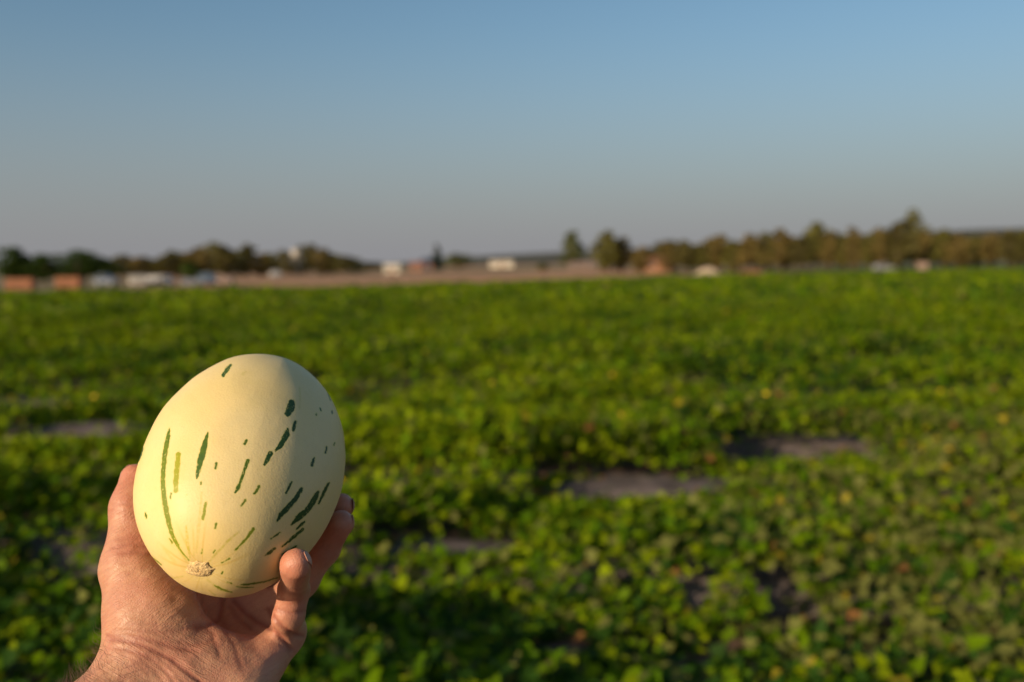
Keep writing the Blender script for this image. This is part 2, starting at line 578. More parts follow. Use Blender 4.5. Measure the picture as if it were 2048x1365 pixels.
# near plants, each a thing
P, N, r, T = leaf_field(115000, 2.2, NEAR, 1.5, 0.017, 0.046, None)
plants = []
for k in range(-2, 4):
    c0 = ROW_0 + k * ROW_D
    row = []
    for j in range(-7, 8):
        x = j * 1.45 + (0.7 if k % 2 else 0) + rng.normal(0, 0.12)
        y = c0 + ROW_S * x + rng.normal(0, 0.1)
        if y > 2.2 and abs(x) < 0.62 * y + 1.3 and y < NEAR + 0.6:
            row.append((x, y))
    plants.append(row)
plants = [p for p in plants if p]
centers = np.array([c for row in plants for c in row])
owner = np.argmin(((P[:, None, :2] - centers[None]) ** 2).sum(2), 1)

def in_view(x, y):
    q = np.array([x, y, 0.15]) - cC
    d = q @ cF
    return -30 < 1024 + (q @ cR) / d * FPX < 2078 and 682.5 - (q @ cU) / d * FPX < 1400
shown = np.array([in_view(*c) for c in centers])
out = ~shown[owner]
link('melon_vines', leaves_mesh('melon_vines', P[out], N[out], r[out], T[out], 6), mat=M['leaf'], kind='stuff',
     label='loose green vines along the margins of the near field', category='vines')

LEAF_N = 10
leaf_variants = []
for k in range(12):
    base = PAL[[0, 1, 2, 3, 0, 1, 2, 3, 1, 2, 4, 5][k]] * (0.8 + 0.4 * rng.random())
    Tm = leaf_template(LEAF_N)
    Tm = Tm * (1 + 0.10 * rng.standard_normal((len(Tm), 1)))
    i = np.arange(LEAF_N)
    me = mesh_arrays('leaf', Tm, np.c_[np.zeros(LEAF_N, int), 1 + i, 1 + (i + 1) % LEAF_N], True)
    color_attr(me, 'tint', np.repeat(base[None], len(Tm), 0))
    me.materials.append(M['leaf'])
    leaf_variants.append((base, me))
fl = MB()
for q in range(5):
    a = q * 2 * math.pi / 5
    c, s = math.cos(a), math.sin(a)
    fl.add([(0, 0, 0), (0.5 * c - 0.32 * s, 0.5 * s + 0.32 * c, 0.25), (c, s, 0.32), (0.5 * c + 0.32 * s, 0.5 * s - 0.32 * c, 0.25)], [(0, 3, 2, 1)])
flower_me = fl.mesh('flower')
flower_me.materials.append(M['petal'])

ORD = ['first', 'second', 'third', 'fourth', 'fifth', 'sixth', 'seventh', 'eighth', 'ninth', 'tenth', 'eleventh', 'twelfth',
       'thirteenth', 'fourteenth', 'fifteenth', 'sixteenth', 'seventeenth', 'eighteenth', 'nineteenth', 'twentieth']
TENS = ['', '', 'twenty', 'thirty', 'forty']
def ordinal(i):
    if i < 20:
        return ORD[i]
    t, u = divmod(i + 1, 10)
    return (TENS[t] + '-' + ORD[u - 1]) if u else {2: 'twentieth', 3: 'thirtieth', 4: 'fortieth'}[t]

pid, row_n = 0, -1
for ri, row in enumerate(plants):
    order = sorted(c for c in row if in_view(*c))
    if order:
        row_n += 1
    for (x, y) in row:
        sel = np.where(owner == pid)[0]
        pid += 1
        if len(sel) < 15 or not shown[pid - 1]:
            continue
        i = order.index((x, y))
        look = 'leafy green melon vine'
        if 0.25 < x / y < 0.6 and 4 < y < 9:
            look = 'greyish older melon vine'
        t = thing('melon_plant', f'{look} in the {ordinal(row_n)} row from the camera, {ordinal(i)} from the left',
                  'plant', (x, y, 0), group='melon vines close to the camera')
        loc = np.array([x, y, 0])
        score = P[sel, 2] * 1.5 + r[sel] * 3 - 0.02 * P[sel, 1]
        top = sel[np.argsort(-score)]
        single, rest = top[:24], top[24:]
        link('foliage', leaves_mesh('foliage', P[rest] - loc, N[rest], r[rest], T[rest], LEAF_N), t, M['leaf'], kind='stuff')
        A, B = frames(N[single], rng.random(len(single)) * 6.28)
        for q, s in enumerate(single):
            v = int(np.argmin([((b_ - T[s]) ** 2).sum() for b_, _ in leaf_variants]))
            o = link('leaf', leaf_variants[v][1], t)
            p = P[s] - loc
            m3 = np.c_[A[q], B[q], N[s]] * r[s]
            o.matrix_local = Matrix([list(m3[0]) + [p[0]], list(m3[1]) + [p[1]], list(m3[2]) + [p[2]], [0, 0, 0, 1]])
        for q in range(int(rng.integers(0, 3))):
            s = int(rng.choice(top[:60]))
            o = link('flower', flower_me, t)
            o.location = Vector(P[s] - loc) + Vector((0.02, -0.03, 0.03))
            o.scale = (0.028,) * 3
            o.rotation_euler = (rng.normal(0.5, 0.4), rng.normal(-0.3, 0.4), rng.random() * 6)
        st = MB()
        for q in range(5):
            a = q * 1.257 + rng.random()
            Lr = 0.35 + 0.4 * rng.random()
            pts = [(0.02 * math.cos(a), 0.02 * math.sin(a), 0.0)]
            for w in (0.3, 0.6, 1.0):
                aa = a + 0.4 * (rng.random() - 0.5)
                pts.append((Lr * w * math.cos(aa), Lr * w * math.sin(aa), 0.05 + 0.05 * rng.random()))
            st.tube(pts, [0.006, 0.005, 0.004, 0.002], 5)
        st.build('stem', t, M['vine'], True)

# ------------------------------------------------------------------ background things
def bgx(px, d):
    """world x, z of the terrain seen in column px at distance d"""
    p = unproject(px, 540, d)
    return p[0], p[1]

def tree_proto(kind, seed):
    """unit tree: height 1, width about 0.6; returns trunk mesh and crown mesh"""
    g = np.random.default_rng(seed)
    tr = MB()
    H0 = {'round': 0.25, 'tall': 0.12, 'loose': 0.18, 'cone': 0.08}[kind]
    lean = g.normal(0, 0.03, 2)
    tr.tube([(0, 0, -0.03), (0.01, 0, 0.2), (lean[0], lean[1], 0.5), (lean[0] * 1.5, lean[1] * 1.5, 0.85)], [0.035, 0.027, 0.016, 0.004], 8)
    lobes = []
    nl = {'round': 9, 'tall': 11, 'loose': 10, 'cone': 8}[kind]
    for i in range(nl):
        f = (i + 0.5) / nl
        z = H0 + (0.95 - H0) * f
        if kind == 'round':
            w = 0.30 * math.sin(math.pi * (0.18 + 0.72 * f)) ** 0.7
        elif kind == 'tall':
            w = 0.19 * math.sin(math.pi * (0.15 + 0.78 * f)) ** 0.6
        elif kind == 'loose':
            w = 0.27 * math.sin(math.pi * (0.2 + 0.7 * f)) ** 0.8
        else:
            w = 0.24 * (1 - f) + 0.03
        a = i * 2.4 + g.random()
        off = w * (0.25 + 0.6 * g.random())
        rr = max(0.06, w * (0.55 + 0.4 * g.random()))
        lobes.append((off * math.cos(a), off * math.sin(a), z, rr, rr * (0.75 + 0.4 * g.random())))
        tr.tube([(lean[0] * f, lean[1] * f, z - 0.10), (off * 0.5 * math.cos(a), off * 0.5 * math.sin(a), z - 0.03), (off * math.cos(a), off * math.sin(a), z)],
                [0.012, 0.008, 0.003], 5)
    pos, nrm, tint = [], [], []
    per = {'round': 130, 'tall': 95, 'loose': 85, 'cone': 95}[kind]
    for (lx, ly, lz, rr, rz) in lobes:
        d = g.standard_normal((per, 3))
        d /= np.linalg.norm(d, axis=1)[:, None]
        rad = (0.45 + 0.6 * g.random(per) ** 0.6)[:, None]
        pos.append(np.array([lx, ly, lz]) + d * rad * np.array([rr, rr, rz]))
        nn = d + 0.7 * g.standard_normal((per, 3))
        nrm.append(nn / np.linalg.norm(nn, axis=1)[:, None])
        tint.append(np.repeat((0.75 + 0.5 * g.random()) * np.ones((1, 1)), per, 0) * (0.7 + 0.6 * g.random((per, 1))))
    pos, nrm, tint = np.vstack(pos), np.vstack(nrm), np.vstack(tint)
    pos[:, 2] = np.clip(pos[:, 2], 0.03, 1.05)
    return tr, pos, nrm, tint

BASES = {'dark': (0.036, 0.062, 0.010), 'olive': (0.120, 0.112, 0.026), 'brown': (0.150, 0.112, 0.034), 'pine': (0.018, 0.030, 0.014),
         'dull': (0.090, 0.078, 0.024), 'moss': (0.095, 0.105, 0.035)}
proto = {}
def get_proto(kind, tone, var):
    key = (kind, tone, var)
    if key not in proto:
        tr, pos, nrm, tint = tree_proto(kind, hash_seed(key))
        g = np.random.default_rng(hash_seed(key) + 1)
        n = len(pos)
        A, B = frames(nrm, g.random(n) * 6.28)
        T = np.array([(-1, -0.2, 0), (0, -0.8, 0.1), (1, 0.1, 0), (0.1, 0.9, -0.1)])
        rad = 0.020 + 0.025 * g.random(n)
        V = pos[:, None] + rad[:, None, None] * (T[None, :, 0:1] * A[:, None] + T[None, :, 1:2] * B[:, None] + T[None, :, 2:3] * nrm[:, None])
        me = mesh_arrays('crown', V.reshape(-1, 3), np.arange(n * 4).reshape(n, 4), False)
        color_attr(me, 'tint', np.repeat(np.array(BASES[tone])[None] * tint, 4, 0))
        me.materials.append(M['crown_dark'])
        tm = tr.mesh('trunk', True)
        tm.materials.append(M['bark'])
        proto[key] = (tm, me)
    return proto[key]

def hash_seed(key):
    return sum((i + 1) * ord(ch) for i, ch in enumerate(''.join(map(str, key))))

def tree(px, top_py, d, width_px, kind, tone, label, group=None, name='tree', category='tree', var=None):
    x, y = bgx(px, d)
    z = float(terrain(x, y))
    topz = unproject(px, top_py, d)[2]
    Hh = max(topz - z, 0.8)
    W = width_px / FPX * d
    var = random.randrange(3) if var is None else var
    tm, cm = get_proto(kind, tone, var)
    k = {'round': 0.62, 'tall': 0.42, 'loose': 0.58, 'cone': 0.46}[kind]
    t = thing(name, label, category, (x, y, z - 0.02), random.random() * 6.28, group, (W / k, W / k, Hh))
    link('trunk', tm, t)
    link('crown', cm, t)
    return t

# dark round trees at the far left
for px, top, w, txt in ((24, 497, 74, 'dark green round tree at the left edge of the photo'),
                        (92, 510, 80, 'low dark green tree between the two orange crates'),
                        (152, 503, 92, 'wide dark green tree above the second orange crate')):
    tree(px, top, 122, w, 'round', 'dark', txt, 'dark trees behind the crates')
tree(58, 514, 134, 74, 'round', 'dark', 'dark green bush filling the gap right of the leftmost tree', name='bush', category='bush')
tree(200, 518, 136, 70, 'round', 'dark', 'dark green bush right of the wide dark tree', name='bush', category='bush')
tree(383, 524, 118, 40, 'round', 'dark', 'dark round bush between the white van and the blue car', name='bush', category='bush')

# left tree line
LT = [(188, 514, 60), (214, 517, 44), (243, 511, 50), (276, 513, 46), (306, 516, 44), (334, 509, 46), (352, 500, 40), (374, 505, 44), (399, 494, 46),
      (428, 487, 50), (452, 489, 42), (474, 502, 36), (496, 487, 34), (520, 506, 40), (545, 507, 42), (572, 500, 34), (596, 519, 36), (620, 490, 38), (646, 497, 46),
      (668, 506, 40), (690, 511, 36), (712, 518, 38)]
for i, (px, top, w) in enumerate(LT):
    d = 205 + 30 * ((i * 7) % 5) / 5
    tree(px, top, d, w * 1.25, ['loose', 'tall', 'round'][i % 3] if i != 12 else 'tall', ['dull', 'olive', 'dull', 'brown', 'olive'][i % 5],
         f'dull olive tree in the left treeline, {ordinal(i)} from its left end', 'left treeline')

# centre
tree(876, 486, 262, 26, 'cone', 'pine', 'dark pointed conifer beside the navy house')
tree(915, 508, 275, 50, 'round', 'moss', 'rounded green bush between navy house and white long building', name='bush', category='bush')
tree(740, 524, 300, 70, 'round', 'dull', 'low dark bush left of the small cream house', name='bush', category='bush')
tree(1085, 528, 205, 26, 'round', 'olive', 'small olive bush on the bare soil right of the long white building', name='bush', category='bush')
tree(1144, 461, 250, 46, 'tall', 'moss', 'pale narrow tree standing alone left of the right treeline', var=1)
tree(1213, 460, 178, 58, 'tall', 'olive', 'tall tree with two tops at the left end of the right treeline', 'right treeline')
tree(1243, 474, 181, 60, 'loose', 'brown', 'broad brown-green tree against the tall two-topped tree', 'right treeline')

RT = [(1285, 494, 48), (1312, 500, 40), (1340, 487, 46), (1368, 482, 46), (1404, 488, 44), (1438, 469, 40), (1468, 480, 44), (1500, 470, 48), (1532, 463, 50),
      (1566, 458, 46), (1600, 472, 42), (1630, 448, 50), (1660, 464, 44), (1690, 468, 36), (1708, 454, 34), (1738, 468, 44), (1766, 458, 50), (1796, 440, 56),
      (1826, 424, 54), (1856, 466, 46), (1884, 462, 48), (1916, 466, 50), (1948, 470, 48), (1982, 466, 48), (2016, 456, 46), (2044, 460, 52)]
for i, (px, top, w) in enumerate(RT):
    d = 158 + 26 * ((i * 5) % 7) / 7
    tone = ['brown', 'olive', 'brown', 'dull', 'olive', 'brown', 'olive'][i % 7]
    lab = f'brownish green tree in the right treeline, {ordinal(i + 2)} from its left end'
    if px == 1826:
        lab = 'tallest tree of the right treeline'
    tree(px, top, d, w * 1.12, ['loose', 'tall', 'loose', 'round'][i % 4] if px != 1826 else 'loose', tone, lab, 'right treeline')
# undergrowth that closes the gaps under the right treeline
for i in range(17):
    px = 1290 + i * 46
    tree(px, 500 - 6 * ((i * 3) % 5) - i, 192, 70, 'round', ['brown', 'dull', 'olive'][i % 3],
         f'low scrubby bush behind the right treeline, {ordinal(i)} from its left end', 'scrub behind the right treeline', name='bush', category='bush')

# vehicles -------------------------------------------------------------
def car(px, d, length, height, mat, label, kind='car', rz=0.0, group='vehicles parked beyond the field'):
    x, y = bgx(px, d)
    t = thing(kind, label, kind if kind != 'delivery_van' else 'van', (x, y, float(terrain(x, y))), rz, group, 0.86)
    L, H, Wd = length, height, 1.75 if height < 1.8 else 1.95
    h = L / 2
    b = MB()
    if kind == 'car':
        b.prism([(-h, 0.28), (-h, 0.62 * H), (-h * 0.92, 0.64 * H), (-h * 0.66, 0.96 * H), (-h * 0.55, H), (h * 0.18, H), (h * 0.28, 0.96 * H), (h * 0.52, 0.66 * H),
                 (h * 0.9, 0.58 * H), (h, 0.48 * H), (h, 0.28)], -Wd / 2, Wd / 2, 0.12)
        glassp = [(-h * 0.80, 0.68 * H), (-h * 0.62, 0.92 * H), (-h * 0.20, 0.93 * H), (-h * 0.20, 0.68 * H)], [(-h * 0.14, 0.68 * H), (-h * 0.14, 0.93 * H), (h * 0.22, 0.92 * H), (h * 0.42, 0.68 * H)]
    else:
        b.prism([(-h, 0.32), (-h, 0.94 * H), (-h * 0.95, H), (h * 0.50, H), (h * 0.62, 0.95 * H), (h * 0.84, 0.58 * H), (h * 0.98, 0.50 * H), (h, 0.32)], -Wd / 2, Wd / 2, 0.12)
        glassp = ([(h * 0.30, 0.60 * H), (h * 0.30, 0.88 * H), (h * 0.58, 0.88 * H), (h * 0.76, 0.60 * H)],)
    b.build('body', t, mat)
    for gp in glassp:
        for s in (-1, 1):
            w = MB()
            w.prism(gp, s * Wd / 2 - 0.01, s * Wd / 2 + 0.012)
            w.build('window', t, M['glass'])
    for sx in (-0.62, 0.62):
        for s in (-1, 1):
            w = MB()
            q = [(sx * h + 0.33 * math.cos(a), 0.33 + 0.33 * math.sin(a)) for a in np.linspace(0, 2 * math.pi, 18, endpoint=False)]
            w.prism(q, s * (Wd / 2 - 0.10) - 0.11, s * (Wd / 2 - 0.10) + 0.115)
            wo_ = w.build('wheel', t, M['tyre'])
            w = MB()
            q = [(sx * h + 0.2 * math.cos(a), 0.33 + 0.2 * math.sin(a)) for a in np.linspace(0, 2 * math.pi, 14, endpoint=False)]
            w.prism(q, s * (Wd / 2) - 0.02, s * (Wd / 2) + 0.03)
            w.build('rim', wo_, M['rim'])
    for s in (-1, 1):
        w = MB()
        w.box(h - 0.06, h + 0.015, s * Wd * 0.36 - 0.16, s * Wd * 0.36 + 0.16, 0.40 * H, 0.47 * H)
        w.build('headlight', t, M['lamp'])
    return t

car(211, 112, 2.7, 1.5, M['slate_paint'], 'dark grey-blue car right of the second orange crate')
car(274, 100, 3.6, 1.45, M['cream_paint'], 'cream white car in front of the long white van', rz=R(-65))
car(318, 103, 3.2, 1.35, M['white_paint'], 'light grey-white van just right of the cream car', 'delivery_van')
car(378, 97, 3.2, 0.95, M['grey_paint'], 'low grey car below the dark round bush', rz=R(-70))
car(413, 110, 3.4, 1.42, M['blue_paint'], 'blue car right of the dark round bush', rz=R(-60))
car(451, 105, 3.0, 1.15, M['old_plaster'], 'small dull pink car right of the blue car', rz=R(-80))
car(550, 182, 3.4, 1.45, M['white_paint'], 'lone whitish car below the left treeline', rz=R(-60))
car(1768, 134, 3.2, 1.3, M['grey_paint'], 'grey car under the tallest tree of the right treeline')
car(1845, 138, 3.6, 1.4, M['old_plaster'], 'dull pinkish van right of the grey car by the right treeline', 'delivery_van', rz=R(70))

# wooden crates ----------------------------------------------------------
def crate(px, d, W, H, label, D=1.2):
    x, y = bgx(px, d)
    t = thing('wooden_crate', label, 'crate', (x, y, float(terrain(x, y))), 0.05, 'wooden crates at the field edge')
    n = 5
    ph = (H - 0.14) / n
    for s in (-1, 1):
        fb = MB().box(-W / 2, W / 2, -0.014, 0.014, 0, ph - 0.025).mesh('plank')
        fb.materials.append(M['crate_wood'])
        sb = MB().box(-0.014, 0.014, -D / 2 + 0.02, D / 2 - 0.02, 0, ph - 0.025).mesh('plank')
        sb.materials.append(M['crate_wood'])
        for i in range(n):
            o = link('plank', fb, t)
            o.location = (0, s * D / 2, 0.13 + i * ph)
            o = link('plank', sb, t)
            o.location = (s * (W / 2 - 0.02), 0, 0.13 + i * ph)
        for q in (-1, 1):
            MB().box(q * (W / 2 - 0.09) - 0.04, q * (W / 2 - 0.09) + 0.04, s * (D / 2 - 0.055) - 0.04, s * (D / 2 - 0.055) + 0.04, 0.12, H).build('post', t, M['crate_wood'])
    for q in (-0.4, 0, 0.4):
        MB().box(q * W - 0.06, q * W + 0.06, -D / 2 + 0.03, D / 2 - 0.03, 0, 0.119).build('skid', t, M['crate_wood'])
    MB().box(-W / 2 + 0.04, W / 2 - 0.04, -D / 2 + 0.02, D / 2 - 0.02, 0.121, 0.15).build('floor_board', t, M['crate_wood'])
    return t

crate(41, 92, 2.4, 1.15, 'orange-brown wooden crate nearest the left edge of the photo')
crate(138, 92, 2.15, 1.22, 'orange-brown wooden crate in front of the wide dark tree')
crate(1500, 112, 1.9, 0.7, 'low reddish wooden crate right of the pale earth heap')

# buildings ----------------------------------------------------------
def house(px, d, W, Hw, Hr, mat, roof, label, name='house', category='house', nwin=2, D=None, dz=0.0, door=True):
    x, y = bgx(px, d)
    D = D or W * 0.8
    t = thing(name, label, category, (x, y, float(terrain(x, y)) + dz), 0.06)
    MB().box(-W / 2, W / 2, -D / 2, D / 2, -0.5, Hw).build('wall', t, mat)
    o = 0.25
    MB().prism([(-D / 2 - o, Hw - 0.05), (D / 2 + o, Hw - 0.05), (0, Hw + Hr)], -W / 2 - o, W / 2 + o).build('roof', t, roof).rotation_euler = (0, 0, R(90))
    for i in range(nwin):
        cx = -W / 2 + W * (i + 0.5) / nwin + (0.0 if nwin != 2 else (-0.05 if i == 0 else 0.05) * W)
        w = MB().box(cx - 0.45, cx + 0.45, -D / 2 - 0.03, -D / 2 - 0.004, Hw * 0.42, Hw * 0.82).build('window', t, M['white_paint'])
        MB().box(cx - 0.38, cx + 0.38, -D / 2 - 0.045, -D / 2 - 0.032, Hw * 0.46, Hw * 0.78).build('pane', w, M['glass'])
    if door:
        dd = MB().box(-0.42, 0.42, -D / 2 - 0.04, -D / 2 - 0.004, 0.0, min(2.0, Hw * 0.85)).build('door', t, M['brown_board'])
        MB().box(0.28, 0.34, -D / 2 - 0.08, -D / 2 - 0.042, 0.95, 1.0).build('handle', dd, M['rim'])
    return t

house(784, 232, 3.4, 1.5, 0.6, M['house_paint'], M['house_paint'], 'small cream white house alone on the bare soil')
house(834, 258, 3.4, 1.7, 0.8, M['brown_board'], M['roof_red'], 'small brown shed left of the navy house', 'shed', 'shed', nwin=1, door=False)
house(863, 265, 4.6, 2.2, 1.1, M['navy_board'], M['navy_board'], 'dark navy house beside the pointed conifer')
house(1003, 300, 6.8, 1.7, 0.4, M['house_paint'], M['house_paint'], 'long white building on the far bare soil', 'long_building', 'building', nwin=5, D=4)
house(1318, 172, 5.2, 1.9, 1.0, M['brick_wall'], M['roof_red'], 'low orange-brown brick house among the right trees')
house(1165, 240, 6.0, 1.1, 0.7, M['old_plaster'], M['old_plaster'], 'low dull pink bank of soil, built in shed form, left of the two-topped tree', 'shed', 'shed', nwin=2, door=False)  # shed form added as a stand-in for a pinkish soil embankment

def water_tank(px, top_py, d, label):
    x, y = bgx(px, d)
    z = float(terrain(x, y))
    top = unproject(px, top_py, d)[2] - z
    t = thing('water_tank', label, 'water tank', (x, y, z))
    r = 1.1
    n = 24
    prof = [(r * 0.2, top - 2.3), (r * 0.85, top - 2.1), (r, top - 1.8), (r, top - 0.5), (r * 0.8, top - 0.2), (0.05, top)]
    V, F = [], []
    for q, zz in prof:
        V += [(q * math.cos(a), q * math.sin(a), zz) for a in np.linspace(0, 2 * math.pi, n, endpoint=False)]
    for j in range(len(prof) - 1):
        for i in range(n):
            F.append((j * n + i, j * n + (i + 1) % n, (j + 1) * n + (i + 1) % n, (j + 1) * n + i))
    F += [tuple(range(n - 1, -1, -1)), tuple((len(prof) - 1) * n + i for i in range(n))]
    MB().add(V, F).build('tank', t, M['cream_paint'], True)
    for a in (0.8, 2.37, 3.94, 5.5):
        MB().tube([(0.9 * math.cos(a), 0.9 * math.sin(a), -0.2), (0.6 * math.cos(a), 0.6 * math.sin(a), top - 1.95)], 0.09, 8).build('leg', t, M['grey_paint'])
    return t
water_tank(593, 498, 215, 'cream round water tank rising out of the left treeline')

# pale heap of earth
x, y = bgx(1415, 118)
g = np.linspace(-1, 1, 33)
A, B = np.meshgrid(g, g)
rr = np.sqrt(A ** 2 + B ** 2)
hh = 1.15 * np.clip(1 - rr ** 1.6, 0, 1) * (0.75 + 0.5 * fbm2(A * 3 + 7, B * 3, 60)) - 0.05
ii = (np.arange(32)[:, None] * 33 + np.arange(32)[None]).ravel()
heap = link('earth_heap', mesh_arrays('earth_heap', np.c_[(A * 2.0).ravel(), (B * 1.6).ravel(), hh.ravel()], np.c_[ii, ii + 1, ii + 34, ii + 33], True), mat=M['sand'],
            label='pale tan heap of earth in front of the right treeline', category='earth heap')
heap.location = (x, y, float(terrain(x, y)))

# ------------------------------------------------------------------ the melon
MC = np.array([-0.16093104, -0.07645828, 0.6])          # camera-space centre (right, up, forward)
MU = np.array([-0.02972963, -0.50986946, -0.85973791])   # axis towards the stem scar
MA, MBR = 0.08790664, 0.05898763
VIEW = MC / np.linalg.norm(MC)
E1 = np.cross(np.array([0, 1.0, 0]), VIEW); E1 /= np.linalg.norm(E1)
E2 = np.cross(VIEW, E1)
sil = np.array([(501.5, 708.6), (566.7, 715), (612, 740), (652, 783), (677, 831), (688.7, 891), (690, 931), (680, 991), (652, 1056.5), (612, 1112), (557, 1162),
                (501.5, 1189.5), (451, 1196), (411, 1189.5), (366, 1172), (321, 1134), (285.6, 1081.6), (268, 1021), (266.5, 981), (278, 921), (300.7, 861), (331, 810.5),
                (371, 770), (411, 740), (456, 717.7)])
res = np.array([-2.3, -2.3, 0.8, 3., 2.4, 2.6, 0.9, -0.6, -0.8, -1.4, -4.5, -6.1, -3.5, 0.6, 3., 5.5, 2.7, -0.1, -0.6, 1.3, 0.9, -0.7, 0.5, -0.5, -2.5])
s3 = np.c_[(sil[:, 0] - 1024) / FPX, (682.5 - sil[:, 1]) / FPX, np.ones(len(sil))] * 0.6 - MC
s_ang = np.arctan2(s3 @ E2, s3 @ E1)
s_del = -res / np.hypot(sil[:, 0] - 478, sil[:, 1] - 952)
o_ = np.argsort(s_ang)
s_ang, s_del = s_ang[o_], s_del[o_]
def defo(ang):
    return np.interp(ang, s_ang, s_del, period=2 * np.pi)

def melon_surface(S):
    """unit directions -> camera-space surface points"""
    a = S @ MU
    rel = MBR * (S - a[:, None] * MU) + MA * a[:, None] * MU
    along = rel @ VIEW
    lat = rel - along[:, None] * VIEW
    k = 1 + defo(np.arctan2(lat @ E2, lat @ E1))
    return MC + along[:, None] * VIEW + lat * k[:, None]

def melon_sdf(P):
    rel = P - MC
    along = rel @ VIEW
    lat = rel - along[:, None] * VIEW
    k = 1 + defo(np.arctan2(lat @ E2, lat @ E1))
    rel = along[:, None] * VIEW + lat / k[:, None]
    a = rel @ MU
    q = (rel - a[:, None] * MU) / MBR + (a / MA)[:, None] * MU
    g = (rel - a[:, None] * MU) / MBR ** 2 + (a / MA ** 2)[:, None] * MU
    nq = np.linalg.norm(q, axis=1)
    return nq * (nq - 1) / np.maximum(np.linalg.norm(g, axis=1), 1e-6)

# marks on the rind: polylines (x, y, half width), lightness 0 dark green .. 1 yellow green, softness
MARKS = [
 ([(339,857,.8),(336.5,872,4),(332.5,893,4.6),(329.3,912.5,4.6),(327.4,933.5,4.2),(325.8,956,4.4),(326.4,978.6,4.2),(329.3,1001,4.8),(332.5,1022,5)], .36),
 ([(332.5,1022,5),(338,1048,4.5),(345.7,1073,3.4),(355.4,1092,2.7),(363.8,1105,1.4),(377.7,1121,.8)], .62),
 ([(356.7,909,4.6),(354.3,936.7,5),(351.9,961,4.8),(351.5,982,4.4)], .82),
 ([(415.5,865,1),(410.7,885,5),(405,907.7,6.3),(400.2,925.4,5.4),(396.2,943,4.4),(393.8,956.8,1.8)], .2),
 ([(433.2,927,2.2),(430.8,937,2.2)], .25), ([(402,965,1.3),(401.8,969,1.3)], .4),
 ([(495.6,922,3.5),(488.6,942,2.8),(482.9,959,2.6),(476.2,976,3.6),(470.5,985.7,1.5)], .2),
 ([(411.5,1006.8,2.6),(405.9,1039,2.9)], .7), ([(432.4,1048,1.7),(430.5,1056.8,1.5)], .4),
 ([(290.6,1026,1),(292,1032,2.2),(292.7,1036.6,1.2)], .3), ([(342.5,987.5,1.4),(341,997,1.4)], .4), ([(373.6,989.9,.8),(373.7,990.5,.8)], .5),
 ([(583,806,6.2),(581,817,8),(575,828,5.6)], 0), ([(590.4,843.6,2.6),(587.2,860,2.8)], 0),
 ([(575,859,2.5),(573.3,869,6),(566.8,882,5),(561,892,5),(551,902,1.5)], .03), ([(541,906.7,4.6),(536.2,917,4),(529.5,930,2.5)], .03),
 ([(493,882,2.6),(489.5,888,2.6)], .15), ([(653.5,895,1.6),(650.5,906,2.1)], 0), ([(628.2,916,1.6),(623.8,931,3)], 0),
 ([(583.8,964,1.6),(578,975,2.4),(572.4,985.7,1.9)], .05), ([(602,979,3.5),(592.4,997,4.3),(577,1014,5.3),(562,1029.5,4.4),(554,1043,1.4)], 0),
 ([(636.2,984,3),(626.7,1003,5.8),(613.3,1022,5),(600,1033,6.3),(583,1049.5,1.8)], .03), ([(657,967,2.2),(646.7,987.6,3),(637,1007.6,1.5)], 0),
 ([(609.5,1043.8,1.6),(601,1051,2.6),(593.3,1059,1.6)], .03), ([(605.7,1059,2.5),(586.7,1075,3),(563.8,1094.3,1)], .1),
 ([(560,1065.7,1.4),(542,1078,1.3)], .15), ([(549.5,1097,2.3),(539,1106,3),(529.5,1112,1)], .1), ([(593,1093,1.5),(565,1110.5,1.8)], .1),
 ([(518,972.4,2),(513.3,982,3),(508.6,987.6,2)], .3), ([(490.5,1001,2),(483,1012.4,1.5)], .3),
 ([(506.7,1058,3),(495.2,1075,2.5),(482,1089,1.8),(470.5,1101,1.3)], .42), ([(459,1118,1.3),(443,1126.5,1)], .4),
 ([(429,1171,1),(437.6,1176,2),(447.3,1180.8,2),(464,1185,.8)], .6), ([(482,1170,1.2),(505.8,1168,1.6),(530,1163.4,1.2),(555,1156,.8)], .35),
 ([(473.8,1174,.8),(490,1175.5,1.2),(507,1174.8,.8)], .4), ([(454,1164.8,.9),(463,1167,1)], .5), ([(305,1115,.7),(322.7,1130,.9)], .4),
 ([(461.4,730,1.8),(454,740,4),(446.3,751,3)], .1), ([(640,817,1),(641.5,821,1.6)], .1), ([(632.5,828,1.1),(633,831,1.1)], .2), ([(664,822,1.2),(665,827,1.4)], .05),
 ([(658,790,1.5),(662,800,2.2)], 0), ([(669,887,1.2),(668,891,1.2)], .2), ([(285,897,2),(281,909,3),(276,922,2)], .05),
 ([(339,1078,1.2),(344,1086,1.6)], .55), ([(445.5,1144,.9),(443.5,1148.5,.9)], .3), ([(405,1099,.9),(403,1107,.9)], .5), ([(430,1101,.7),(427,1106,.9)], .5)]
FAINT = [([(372,1052,.6),(373.5,1067,2),(374.2,1081,3),(376.3,1094,2.2),(380,1115,1)], .9), ([(403.4,985,1.5),(400,1030,2.5),(397,1060,2.4),(393,1105,1.5)], .45),
         ([(478,1064,.8),(455.2,1083,2),(442,1098,1.4),(436,1103.5,1.6),(418,1124.4,.8)], .8), ([(341.5,1155,1.5),(347,1157,1.2),(366,1153,.8)], .8),
         ([(415,1160.6,1),(429,1171,1.4)], .7), ([(599,775,.8),(600,795,1.6),(599,819,1)], .35), ([(486,748,3),(492,745,2)], .35), ([(327,1098,1.5),(350,1125,2.5)], .35),
         ([(352,1090,1.5),(372,1122,1.5)], .5), ([(418,1181,1),(430,1191,1.2)], .6), ([(401,1165,.8),(404,1180,.8)], .4), ([(386,1060,1),(388,1112,1.2)], .4)]

